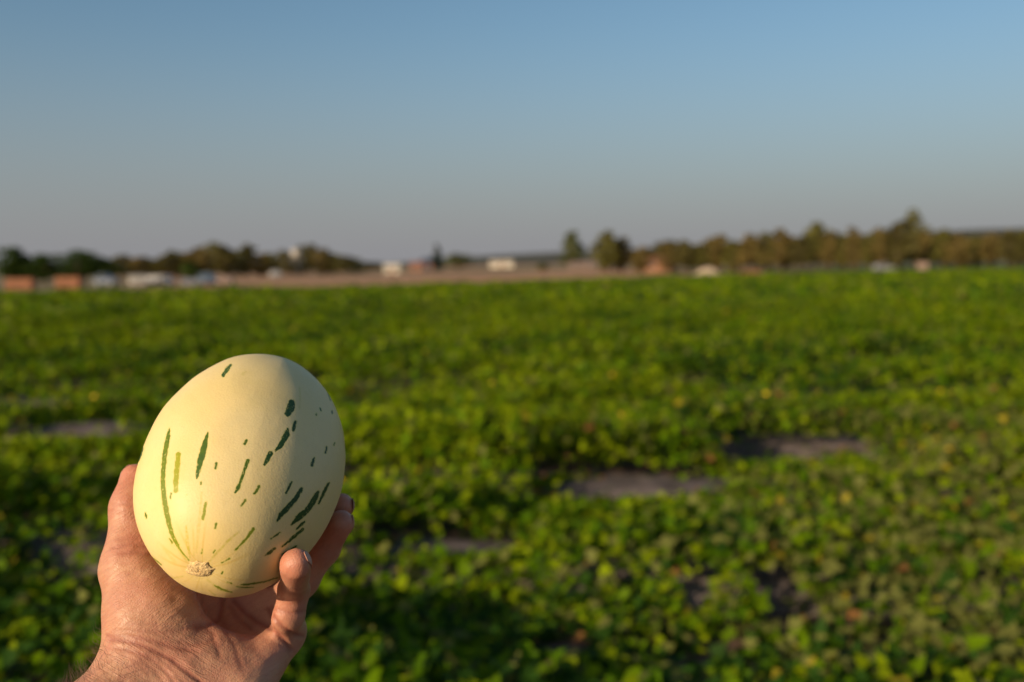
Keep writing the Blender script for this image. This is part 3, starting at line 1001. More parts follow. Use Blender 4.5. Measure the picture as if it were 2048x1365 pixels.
def poly_sd(X, Y, line):
    best = np.full(X.shape, 60.0)
    for (x0, y0, w0), (x1, y1, w1) in zip(line[:-1], line[1:]):
        dx, dy = x1 - x0, y1 - y0
        t = np.clip(((X - x0) * dx + (Y - y0) * dy) / max(dx * dx + dy * dy, 1e-6), 0, 1)
        best = np.minimum(best, np.hypot(X - x0 - t * dx, Y - y0 - t * dy) - (w0 + (w1 - w0) * t))
    return best

rings = np.concatenate([np.linspace(0.0, R(104), 330)[1:], np.linspace(R(104), math.pi, 26)[1:-1]])
seg = 560
th = np.linspace(0, 2 * np.pi, seg, endpoint=False)
S = (np.cos(rings)[:, None, None] * (-VIEW) + np.sin(rings)[:, None, None] * (np.cos(th)[None, :, None] * E1 + np.sin(th)[None, :, None] * E2)).reshape(-1, 3)
S = np.vstack([[-VIEW], S, [VIEW]])
MP = melon_surface(S)
# gentle unevenness of the rind
ax_a = np.cross(MU, np.array([0.3, 0.8, 0.1])); ax_a /= np.linalg.norm(ax_a)
ax_b = np.cross(MU, ax_a)
lon = np.arctan2(S @ ax_b, S @ ax_a)
lat_ = S @ MU
nS = S / np.linalg.norm(S, axis=1)[:, None]
bump = (noise2(S[:, 0] * 5 + 9, S[:, 1] * 5 + S[:, 2] * 3, 71) - 0.5) * 0.0004
dimple = np.exp(-((1 - lat_) / 0.012)) * 0.0018
MP = MP + nS * (bump - dimple)[:, None]
k = len(rings)
F3 = []
i = np.arange(seg)
i2 = (i + 1) % seg
quads = []
for j in range(k - 1):
    a0, b0 = 1 + j * seg, 1 + (j + 1) * seg
    quads.append(np.c_[a0 + i, a0 + i2, b0 + i2, b0 + i])
quads = np.vstack(quads)
tri0 = np.c_[np.zeros(seg, int), np.zeros(seg, int), 1 + i2, 1 + i]
last = len(MP) - 1
caps = [(0, int(1 + q2), int(1 + q)) for q, q2 in zip(i, i2)] + [(last, int(last - seg + q), int(last - seg + q2)) for q, q2 in zip(i, i2)]
mpx = 1024 + MP[:, 0] / MP[:, 2] * FPX
mpy = 682.5 - MP[:, 1] / MP[:, 2] * FPX
front = np.einsum('ij,ij->i', nS, MP) < 0.03 * 0.6
sd = np.full(len(MP), 30.0)
lt = np.zeros(len(MP))
ft = np.zeros(len(MP))
for line, L in MARKS:
    d = np.where(front, poly_sd(mpx, mpy, line), 30)
    lt = np.where(d < sd, L, lt)
    sd = np.minimum(sd, d)
for line, L in FAINT:
    d = np.where(front, poly_sd(mpx, mpy, line), 30)
    ft = np.maximum(ft, L * sstep(2.0, -0.8, d))
lt = np.where((lt == .36) | (lt == .62), np.interp(mpy, [857, 930, 1040, 1110], [.30, .38, .52, .66]), lt)
# the far side carries similar broken streaks along the length
back = ~front
streak = (noise2(lon * 9, lat_ * 2.0, 81) > 0.86) & (noise2(lon * 24, lat_ * 9, 82) > 0.45) & (np.abs(lat_) < 0.9)
sd = np.where(back & streak, -2.0, sd)
mw = cam_to_world(MP)
mloc = cam_to_world(MC[None])[0]
me = bpy.data.meshes.new('melon')
Vl = (mw - mloc).astype(np.float32)
me.vertices.add(len(Vl)); me.vertices.foreach_set('co', Vl.ravel())
nq, nt_ = len(quads), len(caps)
loops = np.concatenate([quads.ravel(), np.array(caps).ravel()]).astype(np.int32)
me.loops.add(len(loops)); me.loops.foreach_set('vertex_index', loops)
me.polygons.add(nq + nt_)
me.polygons.foreach_set('loop_start', np.concatenate([np.arange(nq) * 4, nq * 4 + np.arange(nt_) * 3]).astype(np.int32))
me.polygons.foreach_set('loop_total', np.concatenate([np.full(nq, 4), np.full(nt_, 3)]).astype(np.int32))
me.update(calc_edges=True)
me.polygons.foreach_set('use_smooth', np.ones(nq + nt_, bool))
me.flip_normals() if (Vector(me.polygons[5].normal).dot(Vector(Vl[me.polygons[5].vertices[0]])) < 0) else None
float_attr(me, 'mark', sd)
float_attr(me, 'light', lt)
float_attr(me, 'faint', ft)
float_attr(me, 'pole', lat_)
float_attr(me, 'lon', lon)

def melon_material():
    m, n, l, p = new_mat('melon_rind')
    def attr(nm):
        a = n.new('ShaderNodeAttribute'); a.attribute_name = nm
        return a.outputs['Fac']
    def math_(op, a, b=None, c=None):
        q = n.new('ShaderNodeMath'); q.operation = op
        for s, v in enumerate((a, b, c)):
            if v is None: continue
            if isinstance(v, (int, float)): q.inputs[s].default_value = v
            else: l.new(v, q.inputs[s])
        return q.outputs[0]
    def mix(f, A, B, mode='MIX'):
        q = n.new('ShaderNodeMix'); q.data_type = 'RGBA'; q.blend_type = mode
        for s, v in ((0, f), (6, A), (7, B)):
            if isinstance(v, (tuple, float, int)): q.inputs[s].default_value = v
            else: l.new(v, q.inputs[s])
        return q.outputs[2]
    def mapr(v, a, b, c=0.0, d=1.0):
        q = n.new('ShaderNodeMapRange'); q.interpolation_type = 'SMOOTHSTEP'
        l.new(v, q.inputs[0])
        for s, x in zip((1, 2, 3, 4), (a, b, c, d)): q.inputs[s].default_value = x
        return q.outputs[0]
    tc = n.new('ShaderNodeTexCoord')
    def noise(sc, det=4, rough=0.5):
        z = n.new('ShaderNodeTexNoise')
        z.inputs['Scale'].default_value = sc; z.inputs['Detail'].default_value = det; z.inputs['Roughness'].default_value = rough
        l.new(tc.outputs['Object'], z.inputs['Vector'])
        return z.outputs['Fac']
    big, fine, ragged = noise(14, 3), noise(900, 3), noise(520, 3, 0.6)
    base = mix(mapr(big, 0.3, 0.7), (0.74, 0.565, 0.23, 1), (0.78, 0.62, 0.295, 1))
    base = mix(math_('MULTIPLY', mapr(fine, 0.45, 0.75), 0.10), base, (0.60, 0.45, 0.20, 1))
    # yellower, veined around the stem end
    w = n.new('ShaderNodeTexNoise'); w.noise_dimensions = '1D'; w.inputs['Scale'].default_value = 5.0; w.inputs['Detail'].default_value = 4
    l.new(attr('lon'), w.inputs['W'])
    pole = mapr(attr('pole'), 0.86, 0.995)
    base = mix(math_('MULTIPLY', pole, 0.45), base, (0.74, 0.52, 0.16, 1))
    ray = math_('MULTIPLY', mapr(w.outputs['Fac'], 0.55, 0.68), pole)
    base = mix(math_('MULTIPLY', ray, 0.5), base, (0.62, 0.40, 0.05, 1))
    # faint yellow-green veins
    fm = math_('MULTIPLY', attr('faint'), mapr(ragged, 0.35, 0.6, 0.35, 1.0))
    base = mix(math_('MULTIPLY', fm, 0.8), base, (0.45, 0.38, 0.02, 1))
    # pores, dust and scuffs of the rind
    pores = n.new('ShaderNodeTexVoronoi'); pores.inputs['Scale'].default_value = 420
    l.new(tc.outputs['Object'], pores.inputs['Vector'])
    base = mix(math_('MULTIPLY', mapr(pores.outputs['Distance'], 0.28, 0.08), 0.22), base, (0.55, 0.40, 0.16, 1))
    base = mix(math_('MULTIPLY', mapr(noise(60, 6, 0.7), 0.48, 0.70), 0.22), base, (0.66, 0.52, 0.17, 1))
    base = mix(math_('MULTIPLY', mapr(noise(24, 5, 0.65), 0.50, 0.72), 0.25), base, (0.60, 0.50, 0.26, 1))
    # rust blemish spots
    bl = mapr(noise(38, 4, 0.7), 0.70, 0.80)
    base = mix(math_('MULTIPLY', bl, 0.25), base, (0.48, 0.28, 0.10, 1))
    # green marks with ragged edges
    d = math_('ADD', attr('mark'), math_('MULTIPLY', math_('SUBTRACT', ragged, 0.5), 5.5))
    halo = mapr(d, 3.0, 0.0)
    base = mix(math_('MULTIPLY', halo, 0.5), base, (0.55, 0.50, 0.10, 1))
    msk = math_('MULTIPLY', mapr(d, 1.0, -0.7), mapr(noise(760, 2), 0.60, 0.70, 1.0, 0.45))
    r = n.new('ShaderNodeValToRGB')
    e = r.color_ramp.elements
    e[0].position, e[0].color = 0.0, (0.012, 0.055, 0.010, 1)
    e[1].position, e[1].color = 1.0, (0.42, 0.37, 0.010, 1)
    q = e.new(0.22); q.color = (0.055, 0.112, 0.005, 1)
    q = e.new(0.42); q.color = (0.155, 0.195, 0.005, 1)
    q = e.new(0.7); q.color = (0.25, 0.27, 0.010, 1)
    l.new(math_('ADD', attr('light'), math_('MULTIPLY', math_('SUBTRACT', noise(160, 4, 0.6), 0.5), 0.28)), r.inputs['Fac'])
    g = mix(mapr(fine, 0.35, 0.7, 0.0, 0.12), r.outputs['Color'], (0.14, 0.20, 0.02, 1))
    c = mix(msk, base, g)
    l.new(c, p.inputs['Base Color'])
    p.inputs['Roughness'].default_value = 0.5
    p.inputs['Specular IOR Level'].default_value = 0.35
    p.inputs['Subsurface Weight'].default_value = 0.15
    p.inputs['Subsurface Radius'].default_value = (1.0, 0.7, 0.3)
    p.inputs['Subsurface Scale'].default_value = 0.006
    b = n.new('ShaderNodeBump'); b.inputs['Strength'].default_value = 0.22; b.inputs['Distance'].default_value = 0.0006
    l.new(math_('ADD', fine, noise(220, 3)), b.inputs['Height'])
    l.new(b.outputs['Normal'], p.inputs['Normal'])
    return m
M['melon'] = melon_material()
melon = link('melon', me, mat=M['melon'], label='pale cream oval melon with dark green streaks held in the palm', category='melon')
melon.location = mloc

# corky stem scar
def ray_melon(px, py):
    d = np.array([(px - 1024) / FPX, (682.5 - py) / FPX, 1.0])
    ts = np.linspace(0.48, 0.62, 1500)
    v = melon_sdf(d[None] * ts[:, None])
    return d * ts[np.argmax(v < 0)]
sc = ray_melon(396, 1141)
e = 1e-4
sn = np.array([melon_sdf((sc + e * ax)[None])[0] - melon_sdf((sc - e * ax)[None])[0] for ax in np.eye(3)])
sn /= np.linalg.norm(sn)
sa = np.cross(sn, np.array([0, 1.0, 0])); sa /= np.linalg.norm(sa)
sb = np.cross(sn, sa)
nr, ns = 14, 40
V, F = [(sc + sn * 0.0006)], []
for j in range(1, nr + 1):
    f = j / nr
    for q in range(ns):
        a = 2 * math.pi * q / ns
        spike = 1 + 0.35 * max(0, noise2(np.array([a * 2.2]), np.array([3.3]), 91)[0] - 0.55) * 3 + 0.18 * (random.random() - 0.5)
        rad = 0.0056 * f * (spike if f > 0.6 else 1)
        p = sc + sa * rad * math.cos(a) * 1.15 + sb * rad * math.sin(a) * 0.95
        hgt = 0.0001 * (1 - f ** 3) + 0.0004 * (random.random() - 0.5) * (1 - f ** 4)
        p = p - sn * melon_sdf(p[None])[0] + sn * (hgt - 0.0006 * f ** 4)
        V.append(p)
for j in range(nr):
    for q in range(ns):
        q2 = (q + 1) % ns
        if j == 0:
            F.append((0, 1 + q, 1 + q2, 1 + q2))
        else:
            F.append((1 + (j - 1) * ns + q, 1 + j * ns + q, 1 + j * ns + q2, 1 + (j - 1) * ns + q2))
sm = bpy.data.meshes.new('stem_scar')
sm.from_pydata([tuple(v) for v in (cam_to_world(np.array(V)) - mloc)], [], [f if f[2] != f[3] else f[:3] for f in F])
sm.update()
M['cork'] = plain('cork', (0.64, 0.45, 0.20), 0.9, 0.4, 700, bump=0.2)
link('stem_scar', sm, melon, M['cork'], label='rough tan corky scar where the stem sat')

# ------------------------------------------------------------------ the hand
def J(px, py, w, r):
    """joint: photo pixel, depth in cm behind the melon's centre plane, radius in cm"""
    d = 0.6 + w / 100.0
    return np.array([(px - 1024) / FPX * d, (682.5 - py) / FPX * d, d, r / 100.0])

def push(j, k=0.9, sign=1):
    """slide a joint along its view ray until the flesh only just presses on the melon"""
    j = j.copy()
    for _ in range(400):
        if melon_sdf(j[None, :3])[0] >= k * j[3]:
            break
        s = 1 + sign * 0.0004 / j[2]
        j[:3] *= s
    return j

thumb = [J(292, 1228, -1.6, 2.05), J(264, 1138, -0.3, 1.72), push(J(262, 1015, 1.0, 1.12), .9), push(J(270, 956, 1.8, 0.86), .9)]
pinky = [J(568, 1264, 1.7, 1.08), J(572, 1226, -0.4, 1.03), push(J(587, 1182, -0.6, 0.87), .95, -1), push(J(591, 1129, -1.0, 0.86), .97, -1)]
ring = [J(535, 1232, 2.6, 1.15), push(J(604, 1162, 3.6, 0.98)), push(J(650, 1100, 3.0, 0.84)), push(J(682, 1046, 1.8, 0.80))]
middle = [J(480, 1180, 4.2, 1.2), push(J(590, 1110, 6.0, 1.0)), push(J(652, 1050, 5.0, 0.86)), push(J(683, 1012, 3.6, 0.80))]
index = [J(420, 1150, 4.6, 1.2), push(J(480, 1030, 7.0, 1.0)), push(J(540, 950, 8.0, 0.86)), push(J(590, 905, 8.0, 0.78))]
wrA, wrB = J(291, 1312, -2.4, 1.85), J(376, 1366, -2.2, 1.95)
forearmA = [wrA, J(180, 1466, -5.5, 2.45), J(-20, 1700, -12, 3.1), J(-240, 1900, -19, 3.5)]
forearmB = [wrB, J(262, 1545, -5.2, 2.5), J(70, 1800, -11.5, 3.1), J(-130, 2020, -18.5, 3.5)]
palm = [[wrA, thumb[0]], [wrB, J(472, 1378, -1.6, 1.8), J(546, 1290, 0.7, 1.1)], [wrA, J(372, 1262, -1.0, 1.7), index[0]], [wrB, J(430, 1290, -0.6, 1.6), middle[0]],
        [J(450, 1330, -0.9, 1.7), ring[0]], [J(472, 1378, -1.6, 1.8), pinky[0]], [thumb[0], J(340, 1200, -0.2, 1.6), index[0]], [index[0], middle[0], ring[0], pinky[0]],
        [J(350, 1310, -1.6, 1.8), J(430, 1330, -1.4, 1.7)], [J(300, 1268, -2.0, 1.85), J(330, 1240, -1.6, 1.95)]]

def cone_sd(P, a, b):
    pa, ba = P - a[:3], b[:3] - a[:3]
    t = np.clip(pa @ ba / max(ba @ ba, 1e-12), 0, 1)
    return np.linalg.norm(pa - t[:, None] * ba, axis=1) - (a[3] + (b[3] - a[3]) * t)

def smin(a, b, k):
    h = np.clip(0.5 + 0.5 * (b - a) / k, 0, 1)
    return b + (a - b) * h - k * h * (1 - h)

def chain_sd(P, ch, k):
    d = cone_sd(P, ch[0], ch[1])
    for a, b in zip(ch[1:-1], ch[2:]):
        d = smin(d, cone_sd(P, a, b), k)
    return d

HOLLOW = J(488, 1200, 0.7, 2.2)

def hand_sdf(P):
    d = None
    for ch in palm:
        q = chain_sd(P, ch, 0.006)
        d = q if d is None else smin(d, q, 0.010)
    fa = smin(chain_sd(P, forearmA, 0.01), chain_sd(P, forearmB, 0.01), 0.022)
    d = smin(d, fa, 0.014)
    d = smin(d, chain_sd(P, thumb, 0.008), 0.010)
    fing = None
    for f_ in (index, middle, ring, pinky):
        q = chain_sd(P, f_, 0.006)
        fing = q if fing is None else smin(fing, q, 0.0012)
    d = smin(d, fing, 0.007)
    d = -smin(-d, np.linalg.norm((P - HOLLOW[:3]) * np.array([0.8, 1.15, 1.0]), axis=1) - HOLLOW[3], 0.010)
    m = melon_sdf(P) - 0.0002
    return -smin(-d, m, 0.0012)       # flesh yields to the melon

alljs = np.array([j for ch in palm + [thumb, pinky, ring, middle, index, forearmA, forearmB] for j in ch])
lo = (alljs[:, :3] - alljs[:, 3:4]).min(0) - 0.008
hi = (alljs[:, :3] + alljs[:, 3:4]).max(0) + 0.008
HS = 0.0012
CO = 5
dims = (np.ceil((hi - lo) / (HS * CO)).astype(int) + 1)
cgrid = [lo[a] + np.arange(dims[a]) * HS * CO for a in range(3)]
Pc = np.stack(np.meshgrid(*cgrid, indexing='ij'), -1).reshape(-1, 3)
Dc = hand_sdf(Pc).reshape(dims)
near = np.abs(Dc) < HS * CO * 1.9
D = np.repeat(np.repeat(np.repeat(Dc, CO, 0), CO, 1), CO, 2).astype(np.float32)
act = np.repeat(np.repeat(np.repeat(near, CO, 0), CO, 1), CO, 2)
idx = np.argwhere(act)
off = CO // 2     # coarse sample sits in the middle of its block
lo2 = lo - off * HS
Pf = lo2 + idx * HS
vals = np.concatenate([hand_sdf(Pf[i:i + 400000]) for i in range(0, len(Pf), 400000)])
D[act] = vals

def surface_nets(D, lo, h):
    nx, ny, nz = D.shape
    s = D < 0
    c = np.zeros((nx - 1, ny - 1, nz - 1), np.uint8)
    for i in (0, 1):
        for j in (0, 1):
            for k in (0, 1):
                c += s[i:nx - 1 + i, j:ny - 1 + j, k:nz - 1 + k]
    cell = (c > 0) & (c < 8)
    ids = np.full(cell.shape, -1, np.int64)
    I = np.argwhere(cell)
    ids[cell] = np.arange(len(I))
    acc = np.zeros((len(I), 3)); cnt = np.zeros(len(I))
    corners = [(i, j, k) for i in (0, 1) for j in (0, 1) for k in (0, 1)]
    for a in corners:
        for ax in range(3):
            if a[ax]: continue
            b = list(a); b[ax] = 1
            va = D[I[:, 0] + a[0], I[:, 1] + a[1], I[:, 2] + a[2]]
            vb = D[I[:, 0] + b[0], I[:, 1] + b[1], I[:, 2] + b[2]]
            x = (va < 0) != (vb < 0)
            t = np.where(x, va / np.where(x, va - vb, 1), 0)
            p = np.repeat(np.array([a], float), len(I), 0)
            p[:, ax] += t
            acc += np.where(x[:, None], p, 0); cnt += x
    V = lo + h * (I + acc / cnt[:, None])
    Fs = []
    for ax in range(3):
        u, v = (ax + 1) % 3, (ax + 2) % 3
        sl0 = [slice(None)] * 3; sl1 = [slice(None)] * 3
        sl0[ax] = slice(0, -1); sl1[ax] = slice(1, None)
        for q in (u, v):
            sl0[q] = slice(1, -1); sl1[q] = slice(1, -1)
        a, b = s[tuple(sl0)], s[tuple(sl1)]
        E_ = np.argwhere(a != b)
        inside = a[a != b]
        E_[:, u] += 1; E_[:, v] += 1
        def cid(du, dv):
            q = E_.copy(); q[:, u] -= du; q[:, v] -= dv
            return ids[q[:, 0], q[:, 1], q[:, 2]]
        f = np.c_[cid(1, 1), cid(0, 1), cid(0, 0), cid(1, 0)]
        f[~inside] = f[~inside][:, ::-1]
        Fs.append(f)
    F = np.vstack(Fs)
    return V, F[(F >= 0).all(1)]

HV, HF = surface_nets(D, lo2, HS)
# keep the main connected surface and smooth it a little
ed = np.vstack([HF[:, [0, 1]], HF[:, [1, 2]], HF[:, [2, 3]], HF[:, [3, 0]]])
def laplace(V, it, lam):
    n = len(V)
    deg = np.bincount(ed[:, 0], minlength=n) + np.bincount(ed[:, 1], minlength=n)
    for _ in range(it):
        acc = np.zeros_like(V)
        for a in range(3):
            acc[:, a] = np.bincount(ed[:, 0], V[ed[:, 1], a], n) + np.bincount(ed[:, 1], V[ed[:, 0], a], n)
        V = V + lam * (acc / np.maximum(deg, 1)[:, None] - V)
    return V
HV = laplace(HV, 4, 0.5)
def vnormals(V):
    q = np.cross(V[HF[:, 2]] - V[HF[:, 0]], V[HF[:, 3]] - V[HF[:, 1]])
    N = np.zeros_like(V)
    for k_ in range(4):
        for a in range(3):
            N[:, a] += np.bincount(HF[:, k_], q[:, a], len(V))
    return N / np.maximum(np.linalg.norm(N, axis=1), 1e-12)[:, None]
HN = vnormals(HV)
e1 = 0.0008
if (hand_sdf(HV[:4000] + HN[:4000] * e1) - hand_sdf(HV[:4000] - HN[:4000] * e1)).mean() < 0:   # outward check in camera space
    HN = -HN
    HF = HF[:, ::-1]
hpx = 1024 + HV[:, 0] / HV[:, 2] * FPX
hpy = 682.5 - HV[:, 1] / HV[:, 2] * FPX
facing = sstep(-0.05, 0.35, -np.einsum('ij,ij->i', HN, HV / np.linalg.norm(HV, axis=1)[:, None]))
# creases: polyline in the photo, depth mm, width px
CREASES = [
 ([(222, 1279), (262, 1284), (300, 1298), (340, 1318), (378, 1347), (404, 1366)], 1.0, 4),
 ([(216, 1272), (255, 1272), (300, 1280), (350, 1296), (395, 1303)], 0.7, 4),
 ([(232, 1296), (270, 1304), (305, 1320), (335, 1346), (352, 1372)], 0.6, 4),
 ([(300, 1306), (340, 1335), (368, 1366)], 0.4, 3), ([(280, 1318), (310, 1340), (330, 1368)], 0.4, 3), ([(245, 1310), (275, 1325), (300, 1352)], 0.35, 3),
 ([(228, 1262), (270, 1262), (320, 1266), (360, 1262), (405, 1250)], 0.45, 4), ([(240, 1250), (290, 1248), (330, 1252)], 0.25, 4),
 ([(395, 1256), (420, 1250), (437, 1240), (443, 1220), (445, 1200)], 1.0, 5),
 ([(405, 1250), (425, 1265), (432, 1290), (440, 1310)], 0.5, 5), ([(360, 1285), (385, 1292), (412, 1288), (428, 1278)], 0.5, 4),
 ([(468, 1200), (490, 1225), (515, 1243), (545, 1258), (568, 1280), (580, 1300)], 1.2, 5),
 ([(462, 1215), (475, 1236), (500, 1256)], 0.7, 5), ([(440, 1235), (452, 1262), (470, 1290), (482, 1330)], 0.5, 6),
 ([(536, 1216), (548, 1236), (566, 1254), (592, 1270), (604, 1272)], 1.3, 4),
 ([(556, 1272), (572, 1286), (584, 1298)], 0.7, 3.5), ([(560, 1290), (574, 1303), (578, 1310)], 0.5, 3.5),
 ([(540, 1214), (560, 1222), (585, 1226), (608, 1222)], 0.6, 3.5), ([(562, 1180), (580, 1189), (600, 1190), (614, 1184)], 0.7, 3.5), ([(564, 1174), (582, 1181), (602, 1181)], 0.35, 3),
 ([(228, 1096), (262, 1088), (292, 1094)], 0.5, 5), ([(236, 1108), (270, 1104), (300, 1110)], 0.5, 5), ([(240, 1080), (275, 1076)], 0.4, 5),
 ([(228, 1012), (248, 1008), (262, 1010)], 0.4, 4), ([(225, 1022), (250, 1020)], 0.3, 4)]
g_ = np.random.default_rng(5)
for q in range(26):      # fine wrist and thenar wrinkles
    x0, y0 = 235 + 170 * g_.random(), 1285 + 80 * g_.random()
    L_ = 25 + 35 * g_.random()
    CREASES.append(([(x0, y0), (x0 + L_ * .5, y0 + L_ * .28), (x0 + L_, y0 + L_ * .68)], 0.12 + 0.15 * g_.random(), 2.2))
for q in range(24):
    x0, y0 = 235 + 130 * g_.random(), 1130 + 120 * g_.random()
    L_ = 15 + 30 * g_.random()
    s_ = -0.8 + 0.5 * g_.random()
    CREASES.append(([(x0, y0), (x0 + L_, y0 + s_ * L_)], 0.06 + 0.08 * g_.random(), 2.2))
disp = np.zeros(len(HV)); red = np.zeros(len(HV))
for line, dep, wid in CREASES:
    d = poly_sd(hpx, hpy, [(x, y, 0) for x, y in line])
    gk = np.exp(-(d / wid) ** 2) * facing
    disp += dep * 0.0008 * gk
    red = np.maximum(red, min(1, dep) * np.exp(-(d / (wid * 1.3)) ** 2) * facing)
# soft lumpiness of flesh
lump = (fbm2(hpx * 0.02, hpy * 0.02, 95, 3) - 0.5) * 0.0022 * facing
HV = HV - HN * disp[:, None] + HN * lump[:, None]
# ruddier finger tips and knuckle folds, paler thenar
tips = np.zeros(len(HV))
for f_ in (thumb, pinky, ring, middle, index):
    tips = np.maximum(tips, np.exp(-(np.linalg.norm(HV - f_[3][:3], axis=1) / 0.018) ** 2))
for f_, a_ in ((pinky, 0.7), (pinky, 0.7)):
    for q in (1, 2):
        tips = np.maximum(tips, a_ * np.exp(-(np.linalg.norm(HV - f_[q][:3], axis=1) / 0.016) ** 2))
tips = np.maximum(tips, 0.5 * np.exp(-(np.hypot(hpx - 275, hpy - 1090) / 30) ** 2))
hw = cam_to_world(HV)
hloc = cam_to_world(wrA[None, :3])[0]
hm = mesh_arrays('person', hw - hloc, HF, True)
float_attr(hm, 'crease', np.clip(red, 0, 1))
float_attr(hm, 'ruddy', np.clip(tips, 0, 1))
float_attr(hm, 'palm', 0.15 + 0.85 * np.maximum(sstep(520, 440, hpx), sstep(1290, 1330, hpy)))
float_attr(hm, 'fold_x', hpx / 33.0)
float_attr(hm, 'fold_y', hpy / 33.0)
float_attr(hm, 'wrist', sstep(1240, 1285, hpy) * sstep(470, 400, hpx))

def skin_material():
    m, n, l, p = new_mat('skin')
    def attr(nm):
        a = n.new('ShaderNodeAttribute'); a.attribute_name = nm
        return a.outputs['Fac']
    def mix(f, A, B):
        q = n.new('ShaderNodeMix'); q.data_type = 'RGBA'
        for s, v in ((0, f), (6, A), (7, B)):
            if isinstance(v, (tuple, float, int)): q.inputs[s].default_value = v
            else: l.new(v, q.inputs[s])
        return q.outputs[2]
    def mul(a, b):
        q = n.new('ShaderNodeMath'); q.operation = 'MULTIPLY'
        for s, v in enumerate((a, b)):
            if isinstance(v, (int, float)): q.inputs[s].default_value = v
            else: l.new(v, q.inputs[s])
        return q.outputs[0]
    def mapr(v, a, b, c=0.0, d=1.0):
        q = n.new('ShaderNodeMapRange')
        l.new(v, q.inputs[0])
        for s, x in zip((1, 2, 3, 4), (a, b, c, d)): q.inputs[s].default_value = x
        return q.outputs[0]
    tc = n.new('ShaderNodeTexCoord')
    def noise(sc, det=4):
        z = n.new('ShaderNodeTexNoise')
        z.inputs['Scale'].default_value = sc; z.inputs['Detail'].default_value = det
        l.new(tc.outputs['Object'], z.inputs['Vector'])
        return z.outputs['Fac']
    blot, mott = noise(55, 3), noise(190, 4)
    c = mix(mapr(blot, 0.35, 0.65), (0.51, 0.275, 0.165, 1), (0.47, 0.220, 0.138, 1))
    c = mix(mapr(mott, 0.45, 0.75, 0, 0.35), c, (0.41, 0.165, 0.120, 1))
    c = mix(mul(attr('ruddy'), 0.6), c, (0.50, 0.165, 0.105, 1))
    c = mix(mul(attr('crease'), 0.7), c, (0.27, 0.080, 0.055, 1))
    l.new(c, p.inputs['Base Color'])
    p.inputs['Roughness'].default_value = 0.46
    p.inputs['Specular IOR Level'].default_value = 0.35
    p.inputs['Subsurface Weight'].default_value = 0.22
    p.inputs['Subsurface Radius'].default_value = (1.0, 0.35, 0.2)
    p.inputs['Subsurface Scale'].default_value = 0.004
    v = n.new('ShaderNodeTexVoronoi'); v.feature = 'DISTANCE_TO_EDGE'; v.inputs['Scale'].default_value = 650
    mp = n.new('ShaderNodeMapping'); mp.inputs['Scale'].default_value = (1.0, 1.0, 0.55); mp.inputs['Rotation'].default_value = (0.3, 0.6, 0.4)
    l.new(tc.outputs['Object'], mp.inputs['Vector']); l.new(mp.outputs[0], v.inputs['Vector'])
    ad = n.new('ShaderNodeMath'); ad.operation = 'ADD'
    l.new(mapr(v.outputs['Distance'], 0.0, 0.25), ad.inputs[0]); l.new(noise(420, 4), ad.inputs[1])
    b = n.new('ShaderNodeBump'); b.inputs['Strength'].default_value = 0.25; b.inputs['Distance'].default_value = 0.00035
    cx = n.new('ShaderNodeCombineXYZ')
    l.new(attr('fold_x'), cx.inputs[0]); l.new(attr('fold_y'), cx.inputs[1])
    def folds(deg, sc_, stretch):
        q = n.new('ShaderNodeMapping'); q.vector_type = 'TEXTURE'
        q.inputs['Rotation'].default_value = (0, 0, math.radians(deg))
        q.inputs['Scale'].default_value = (stretch, 1, 1)
        l.new(cx.outputs[0], q.inputs['Vector'])
        z = n.new('ShaderNodeTexNoise'); z.inputs['Scale'].default_value = sc_; z.inputs['Detail'].default_value = 3; z.inputs['Distortion'].default_value = 0.4
        l.new(q.outputs[0], z.inputs['Vector'])
        w_ = n.new('ShaderNodeMath'); w_.operation = 'ABSOLUTE'
        s_ = n.new('ShaderNodeMath'); s_.operation = 'SUBTRACT'; s_.inputs[1].default_value = 0.5
        l.new(z.outputs['Fac'], s_.inputs[0]); l.new(s_.outputs[0], w_.inputs[0])
        return mapr(w_.outputs[0], 0.0, 0.06)
    fm_ = n.new('ShaderNodeMix'); fm_.data_type = 'FLOAT'
    l.new(attr('wrist'), fm_.inputs[0]); l.new(folds(-36, 3.2, 6.0), fm_.inputs[2]); l.new(folds(29, 3.4, 9.0), fm_.inputs[3])
    b2 = n.new('ShaderNodeBump'); b2.inputs['Strength'].default_value = 0.36; b2.inputs['Distance'].default_value = 0.0005
    l.new(mul(fm_.outputs[0], attr('palm')), b2.inputs['Height'])
    l.new(b2.outputs['Normal'], b.inputs['Normal'])
    l.new(ad.outputs[0], b.inputs['Height']); l.new(b.outputs['Normal'], p.inputs['Normal'])
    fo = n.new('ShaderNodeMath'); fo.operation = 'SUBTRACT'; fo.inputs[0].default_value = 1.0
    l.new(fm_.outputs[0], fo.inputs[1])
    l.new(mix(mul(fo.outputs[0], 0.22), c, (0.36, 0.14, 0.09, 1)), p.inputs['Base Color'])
    return m
M['skin'] = skin_material()
M['nail'] = plain('nail', (0.50, 0.27, 0.19), 0.5, 0.08, 300, spec=0.25)
M['hair'] = plain('hair', (0.09, 0.05, 0.025), 0.5, 0.3, 300)
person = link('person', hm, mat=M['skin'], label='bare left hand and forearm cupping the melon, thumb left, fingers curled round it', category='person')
person.location = hloc

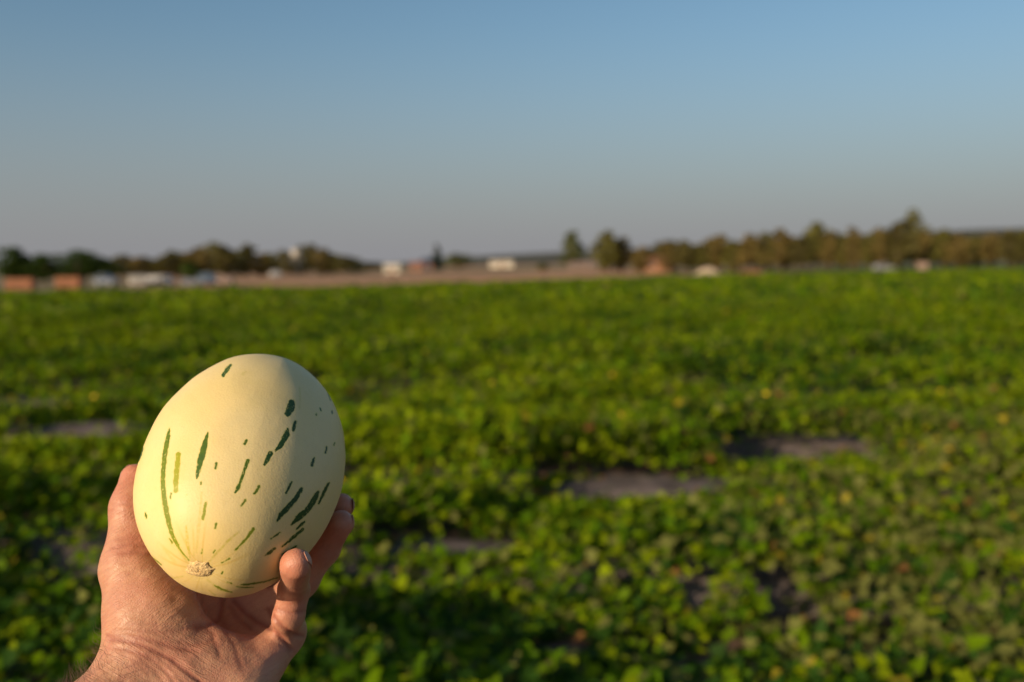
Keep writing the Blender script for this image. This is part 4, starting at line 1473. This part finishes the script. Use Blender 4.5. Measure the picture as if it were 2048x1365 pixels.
def nail(tip, prev, outward, L=0.0105, Wn=0.0095):
    """curved plate on the back of a finger tip"""
    ax = tip[:3] - prev[:3]
    ax = ax / np.linalg.norm(ax)
    o = np.array(outward, float)
    o -= ax * (o @ ax)
    o /= np.linalg.norm(o)
    s = np.cross(ax, o)
    r = tip[3] * 1.0
    V, F = [], []
    nu, nv = 9, 9
    for i in range(nu):
        f = i / (nu - 1)
        for j in range(nv):
            g = (j / (nv - 1) - 0.5) * 2
            a = g * (Wn / 2) / r * (1 - 0.25 * max(0, f - 0.7) / 0.3 * abs(g))
            along = -0.003 + L * f + (0.0012 * (1 - g * g) if f > 0.8 else 0)
            base = tip[:3] + ax * min(along, 0.006)
            rr = r if along < 0.002 else math.sqrt(max(r * r - (along - 0.002) ** 2 * 0.55, (0.6 * r) ** 2))
            V.append(tip[:3] + ax * along + (o * math.cos(a) + s * math.sin(a)) * (rr + 0.00035))
    for i in range(nu - 1):
        for j in range(nv - 1):
            F.append((i * nv + j, i * nv + j + 1, (i + 1) * nv + j + 1, (i + 1) * nv + j))
    V = np.array(V)
    for _ in range(4):       # lay the plate on the finger
        sdv = hand_sdf(V)
        gr = np.stack([hand_sdf(V + 2e-4 * q) - hand_sdf(V - 2e-4 * q) for q in np.eye(3)], 1)
        gr /= np.maximum(np.linalg.norm(gr, axis=1), 1e-9)[:, None]
        V = V - gr * (sdv - 0.00015)[:, None]
    V = V + np.repeat(np.clip(np.linspace(-3.0, 1, nu), 0, 1), nv)[:, None] * ax * 0.0006
    me = bpy.data.meshes.new('fingernail')
    me.from_pydata([tuple(v) for v in (cam_to_world(np.array(V)) - hloc)], [], F)
    me.update()
    for q in me.polygons:
        q.use_smooth = True
    o_ = link('fingernail', me, person, M['nail'])
    so = o_.modifiers.new('thickness', 'SOLIDIFY')
    so.thickness = 0.0003
    so.offset = 0
    return o_
nail(thumb[3], thumb[2], (-0.97, 0.0, 0.12), 0.0130, 0.0125)
nail(pinky[3], pinky[2], (0.62, 0.05, 0.75))
nail(ring[3], ring[2], (0.85, -0.2, 0.45))
nail(middle[3], middle[2], (0.85, -0.2, 0.5))
nail(index[3], index[2], (0.2, 0.0, 1.0))

# fine hairs along the outer side of the forearm
HNw = vnormals(hw)
if (HNw * (cam_to_world(HV + HN * 0.001) - hw)).sum() < 0:
    HNw = -HNw
cand = np.where((hpy > 1262) & (hpx < 330 - 0.25 * (hpy - 1262)) & (facing < 0.75) & (hpy < 1500))[0]
cand = np.concatenate([cand, np.where((hpy > 1300) & (hpx < 250) & (hpy < 1480))[0]])
hb = MB()
armdir = cam_to_world(forearmA[1][None, :3])[0] - cam_to_world(forearmA[0][None, :3])[0]
armdir /= np.linalg.norm(armdir)
g_ = np.random.default_rng(8)
for s in g_.choice(cand, 700, replace=False):
    p = hw[s]
    n_ = HNw[s]
    L_ = 0.005 + 0.007 * g_.random()
    t_ = -armdir * 0.6 + 0.5 * g_.standard_normal(3) * 0.6
    d1 = n_ * 0.8 + t_ * 0.5
    p1 = p + d1 / np.linalg.norm(d1) * L_ * 0.5
    d2 = n_ * 0.35 + t_
    p2 = p1 + d2 / np.linalg.norm(d2) * L_ * 0.5
    hb.tube([p - n_ * 0.0005 - hloc, p1 - hloc, p2 - hloc], [0.00009, 0.00007, 0.00003], 3, caps=False)
hb.build('arm_hair', person, M['hair'], True, kind='stuff')
